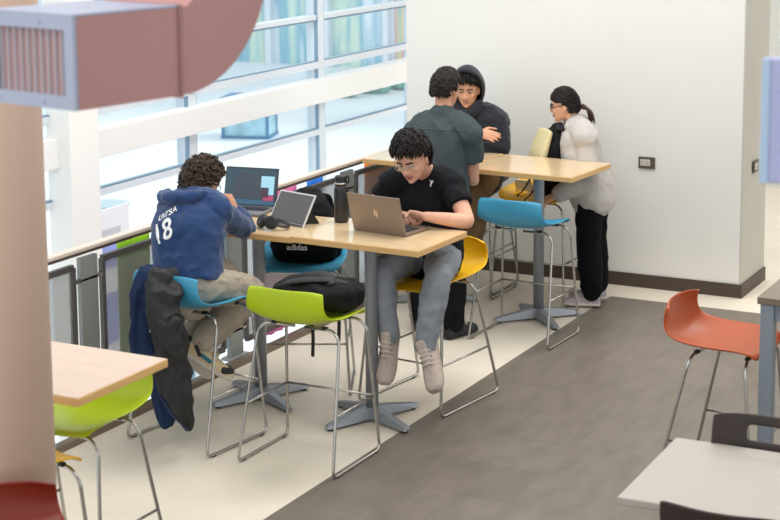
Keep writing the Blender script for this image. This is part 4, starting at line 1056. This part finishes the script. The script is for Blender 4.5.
body(j, h, root, off, skin, {'R': ((-.5, .8, -.03), (0, 0, -1), -1, .25), 'L': ((.5, .8, -.03), (0, 0, -1), 1, .25)}, w=1.03)
hair_mesh(h, root, off, (36, 28, 24), 'back', 11); face_parts(h, root, off)
M_gt_ = mat('green_grey_tee', (66, 75, 78), .9, bump=.12, bscale=60)
bm = B(); torso(bm, j, .028, lo=-.10, w=1.07, belly=1.12, cut=.03)
for s in 'RL': limb(bm, j['sh'+s], j['el'+s], j['wr'+s], .068, .062, .03, .014, 0, .52)
te = organic('t_shirt', bm, M_gt_, root, off, .008, 3, .012, 7, 31, (1.3, 1.3, .6))
bvh = BVHTree.FromPolygons([v.co.copy() for v in te.data.vertices], [tuple(p.vertices) for p in te.data.polygons])
pts = []
for q in range(15):
    z = P(444, 128, 9.8).z; x = j['shL'][0]-.02 + (j['shR'][0]-j['shL'][0]+.04)*q/14
    loc, nn, i_, d_ = bvh.ray_cast(V((x, 9.3, z))-off, V((0, 1, 0)))
    if loc: pts.append(loc)
bm = B(); tube(bm, pts, .0035, 6); obj('yoke_seam', bm, mat('seam_green', (78, 88, 90), .85), te)
M_bp = mat('black_trousers', (18, 18, 20), .9, bump=.1, bscale=50)
bm = B(); P_ = V(j['pel']); loft(bm, [P_-V((0, 0, .09)), P_+V((0, .0, .0)), P_+V((0, .0, .07))], [.15, .17, .16], [.115, .125, .115], lat=j['hl'], n=22)
for s in 'RL': limb(bm, j['hip'+s], j['kn'+s], j['an'+s], .095, .076, .072, .006, 0, 1.95)
organic('trousers', bm, M_bp, root, off, .009, 3, .010, 8, 41)
M_bs = mat('black_shoe', (30, 29, 30), .5)
for s in 'RL': shoe(root, off, j['an'+s], j['to'+s], (0, 0, 1), M_bs, M_black, k=1.08)

# ---------- seated person in the charcoal hood -------------------------------------------
off = V((-5.10, 11.05, .775)); root = person_root('person', 'seated person in a charcoal hoodie with hood up and arms folded on the far table', off)
shL, shR = P(497, 122, 11.02), P(447, 122, 11.05)
j = dict(pel=(-5.08, 11.07, .87), chest=(-5.06, 11.05, 1.13), neck=tuple(P(470, 112, 11.05)), hl=(-1, 0, 0), sl=tuple(shR-shL),
         shR=tuple(shR), shL=tuple(shL), elR=tuple(P(446, 145, 10.88)), elL=tuple(P(501, 149, 10.96)), wrR=tuple(P(479, 132, 10.80)), wrL=tuple(P(470, 152, 10.80)),
         hipR=(-5.17, 11.03, .85), hipL=(-4.99, 11.03, .85), knR=(-5.17, 10.62, .80), knL=(-4.905, 10.66, .80), anR=(-5.12, 10.72, .42), anL=(-4.97, 10.74, .42), toR=(-5.10, 10.56, .34), toL=(-4.95, 10.58, .34))
h = Head(P(467.5, 89, 10.93), (.24, -.92, -.20), k=1.0)
skin = skinmat('brown', (206, 154, 124))
body(j, h, root, off, skin, {'R': ((.96, -.10, -.18), (.05, .75, -.5), 1, .22), 'L': ((-.9, .1, .1), (0, .5, -.8), -1, .3)}, w=1.05)
hair_mesh(h, root, off, (24, 20, 20), 'fringe', 17); face_parts(h, root, off, smile=True, brow=1.25)
M_chc = mat('charcoal_fleece', (40, 42, 49), .9, bump=.12, bscale=70, sheen=.2)
bm = B(); torso(bm, j, .034, lo=-.05, w=1.08, belly=1.12)
limb(bm, j['shR'], j['elR'], j['wrR'], .062, .054, .036, .014, 0, 1.86); limb(bm, j['shL'], j['elL'], j['wrL'], .066, .058, .042, .016, 0, 1.9)
loft(bm, [h.p(-.085, .02, -.11), h.p(-.03, .075, -.155), h.p(.03, .075, -.155), h.p(.085, .02, -.11)], [.036]*4, n=12)     # cowl under the chin
organic('hoodie', bm, M_chc, root, off, .008, 3, .011, 8, 51)
bm = B(); nr, na = 14, 30; G = []
for a_ in range(nr+1):
    th = math.radians(4 + 104*a_/nr); row = []
    for q in range(na):
        ph = 2*PI*q/na; cx, cz = math.cos(ph), math.sin(ph)
        rx = .114; rz = .154 if cz > 0 else .165; ry = .128
        x = rx*math.sin(th)*cx; z = rz*math.sin(th)*cz; y = -.012 - ry*math.cos(th)*(1.0 if math.cos(th) > 0 else .9)
        if cz > 0 and a_ > nr*.6: y += .035*cz*(a_/nr-.6)/.4; 
        if cz < 0: y -= .02*(-cz)
        z += .006*math.sin(ph*3+a_*.4)
        row.append(bm.verts.new(h.p(x, y, z+.006)))
    G.append(row)
for a_ in range(nr):
    for q in range(na): bm.faces.new((G[a_][q], G[a_][(q+1) % na], G[a_+1][(q+1) % na], G[a_+1][q])).smooth = True
bm.faces.new(list(reversed(G[0])))
ho = obj('hood', bm, M_chc, root, off=off); s_ = ho.modifiers.new('s', 'SOLIDIFY'); s_.thickness = .014; s_.offset = 1
M_camo = mat('khaki_camouflage', (128, 106, 76), .9, var=.3, vscale=9)
bm = B(); P_ = V(j['pel']); loft(bm, [P_-V((0, 0, .09)), P_+V((0, .0, .0)), P_+V((0, .0, .07))], [.155, .18, .165], [.12, .135, .12], lat=j['hl'], n=22)
for s in 'RL': limb(bm, j['hip'+s], j['kn'+s], j['an'+s], .10, .082, .07, .006, 0, 1.95)
organic('trousers', bm, M_camo, root, off, .009, 3, .010, 8, 61)
for s in 'RL': shoe(root, off, j['an'+s], j['to'+s], (0, -.35, .9), M_bs, M_black)

# ---------- standing person in the pale grey hoodie --------------------------------------
off = V((-4.09, 10.97, 0)); root = person_root('person', 'standing person in a pale grey hoodie with ponytail and glasses leaning over the yellow stool', off)
shL, shR = P(586, 139, 10.86), P(573, 132, 11.12)
j = dict(pel=(-4.165, 10.98, .83), chest=tuple(P(580, 150, 11.0)), neck=tuple(P(577, 124, 11.0)), hl=(.12, 1, 0), sl=tuple(shR-shL),
         shR=tuple(shR), shL=tuple(shL), elR=tuple(P(562, 172, 11.12)), elL=tuple(P(589, 178, 10.82)), wrR=tuple(P(535, 192, 10.95)), wrL=tuple(P(556, 196, 10.74)),
         hipR=(-4.16, 11.06, .80), hipL=(-4.15, 10.90, .80), knR=(-4.16, 11.06, .44), knL=(-4.14, 10.89, .44), anR=(-4.14, 11.08, .085), anL=(-4.11, 10.88, .085), toR=(-4.32, 11.05, .03), toL=(-4.29, 10.83, .03))
h = Head(P(563.5, 105, 10.98), (-.93, -.30, -.16), k=.93)
skin = skinmat('fair', (222, 172, 142))
body(j, h, root, off, skin, {'R': ((-.6, -.4, -.3), (0, 0, -1), 1, .6), 'L': ((-.75, .15, -.35), (.1, .6, -.7), -1, .5)}, w=.9)
hr = hair_mesh(h, root, off, (30, 24, 23), 'ponytail', 23)
bm = B(); base = h.p(0, -.105, -.035)
tube(bm, [h.p(-.012, -.10, -.03), h.p(0, -.118, -.03), h.p(.012, -.10, -.03)], .008, 8); obj('hair_tie', bm, mat('tie_brown', (60, 34, 30), .6), hr, off=off)
bm = B(); rnd = random.Random(4)
for q in range(46):
    a_ = rnd.uniform(-1, 1); b_ = rnd.uniform(-1, 1)
    pts = [h.p(.010*a_, -.098, -.03+.01*b_), h.p(.030*a_, -.150+.008*b_, -.035+.018*b_), h.p(.040*a_, -.188+.018*b_, -.075+.014*b_), h.p(.036*a_, -.195+.024*b_, -.150-.03*rnd.random())]
    tube(bm, crom(pts, 3), [.006]*3+[.0065]*3+[.005]*2+[.003, .001], 5)
obj('ponytail', bm, mat('ponytail_brown', (66, 42, 34), .45, var=.4, vscale=60), hr, off=off)
face_parts(h, root, off, down=False, smile=True); glasses(h, root, off, mat('black_frame', (24, 22, 24), .35), .0034, .022, .019, sq=3.2)
M_lg = mat('pale_grey_fleece', (186, 182, 178), .9, bump=.1, bscale=70, sheen=.2)
bm = B(); torso(bm, j, .040, lo=-.085, w=.94, belly=1.15, cut=.02)
limb(bm, j['shR'], j['elR'], j['wrR'], .056, .052, .042, .012, 0, 1.85); limb(bm, j['shL'], j['elL'], j['wrL'], .06, .06, .046, .014, 0, 1.86)
loft(bm, [h.p(-.07, -.02, -.165), h.p(-.065, -.09, -.16), h.p(0, -.13, -.16), h.p(.065, -.09, -.16), h.p(.07, -.02, -.165)], [.036, .042, .046, .042, .036], n=12)
loft(bm, [h.p(-.045, -.13, -.20), h.p(0, -.15, -.205), h.p(.045, -.13, -.20)], [.04, .05, .04], n=12)
organic('hoodie', bm, M_lg, root, off, .008, 4, .008, 7, 71)
bm = B(); loft(bm, [h.p(-.052, .03, -.17), h.p(-.03, .06, -.165), h.p(.03, .06, -.165), h.p(.052, .03, -.17), h.p(.05, -.03, -.13), h.p(0, -.06, -.115), h.p(-.05, -.03, -.13), h.p(-.052, .03, -.17)], [.02]*8, n=10); obj('collar', bm, mat('dark_collar', (48, 48, 52), .8), root, off=off)
bm = B(); P_ = V(j['pel']); loft(bm, [P_-V((0, 0, .10)), P_, P_+V((0, .0, .07))], [.13, .145, .11], [.11, .11, .085], lat=j['hl'], n=22)
for s in 'RL': limb(bm, j['hip'+s], j['kn'+s], j['an'+s], .088, .080, .068, .006, 0, 1.9)
organic('trousers', bm, mat('black_cotton_trousers', (14, 14, 16), .95, bump=.1, bscale=50), root, off, .009, 3, .010, 8, 81)
M_ws = mat('speckled_canvas_shoe', (176, 168, 172), .8, var=.35, vscale=70)
for s in 'RL': shoe(root, off, j['an'+s], j['to'+s], (0, 0, 1), M_ws, mat('cream_sole', (206, 198, 188), .7), k=.93)
# ------------------------------------------------------------------ light
sc = bpy.context.scene
w = bpy.data.worlds.new('world'); sc.world = w; w.use_nodes = True
bg = w.node_tree.nodes['Background']; bg.inputs['Color'].default_value = (.96, .985, 1, 1); bg.inputs['Strength'].default_value = 1.35
def area(name, loc, size, e, col=(1, .98, .955), rot=(0, 0, 0)):
    l = bpy.data.lights.new(name, 'AREA'); l.shape = 'RECTANGLE'; l.size, l.size_y = size; l.energy = e; l.color = col
    o = bpy.data.objects.new(name, l); COL.objects.link(o); o.location = loc; o.rotation_euler = rot; return o
area('overhead_area_light', (-4.2, 9.2, 5.5), (3.5, 3.5), 215)
area('overhead_area_light', (-1.0, 6.5, 5.5), (4, 5), 75)
area('overhead_area_light', (-1.5, 14.2, 5.5), (4, 1.6), 160)
area('overhead_area_light', (-3.5, 2.5, 5.5), (4, 3), 130)  # added fill light on the camera side, brightens the duct and column
sun = bpy.data.lights.new('sun', 'SUN'); sun.energy = 2.2; sun.angle = .2; sun.color = (1, .98, .95)
so = bpy.data.objects.new('sun', sun); COL.objects.link(so); so.rotation_euler = (math.radians(-30), math.radians(38), 0)
sc.view_settings.view_transform = 'Standard'; sc.view_settings.look = 'None'; sc.view_settings.exposure = 0.06
sc.cycles.max_bounces = 8; sc.cycles.diffuse_bounces = 4; sc.cycles.glossy_bounces = 3; sc.cycles.transparent_max_bounces = 12
sc.cycles.sample_clamp_indirect = 6; sc.cycles.caustics_reflective = False; sc.cycles.caustics_refractive = False
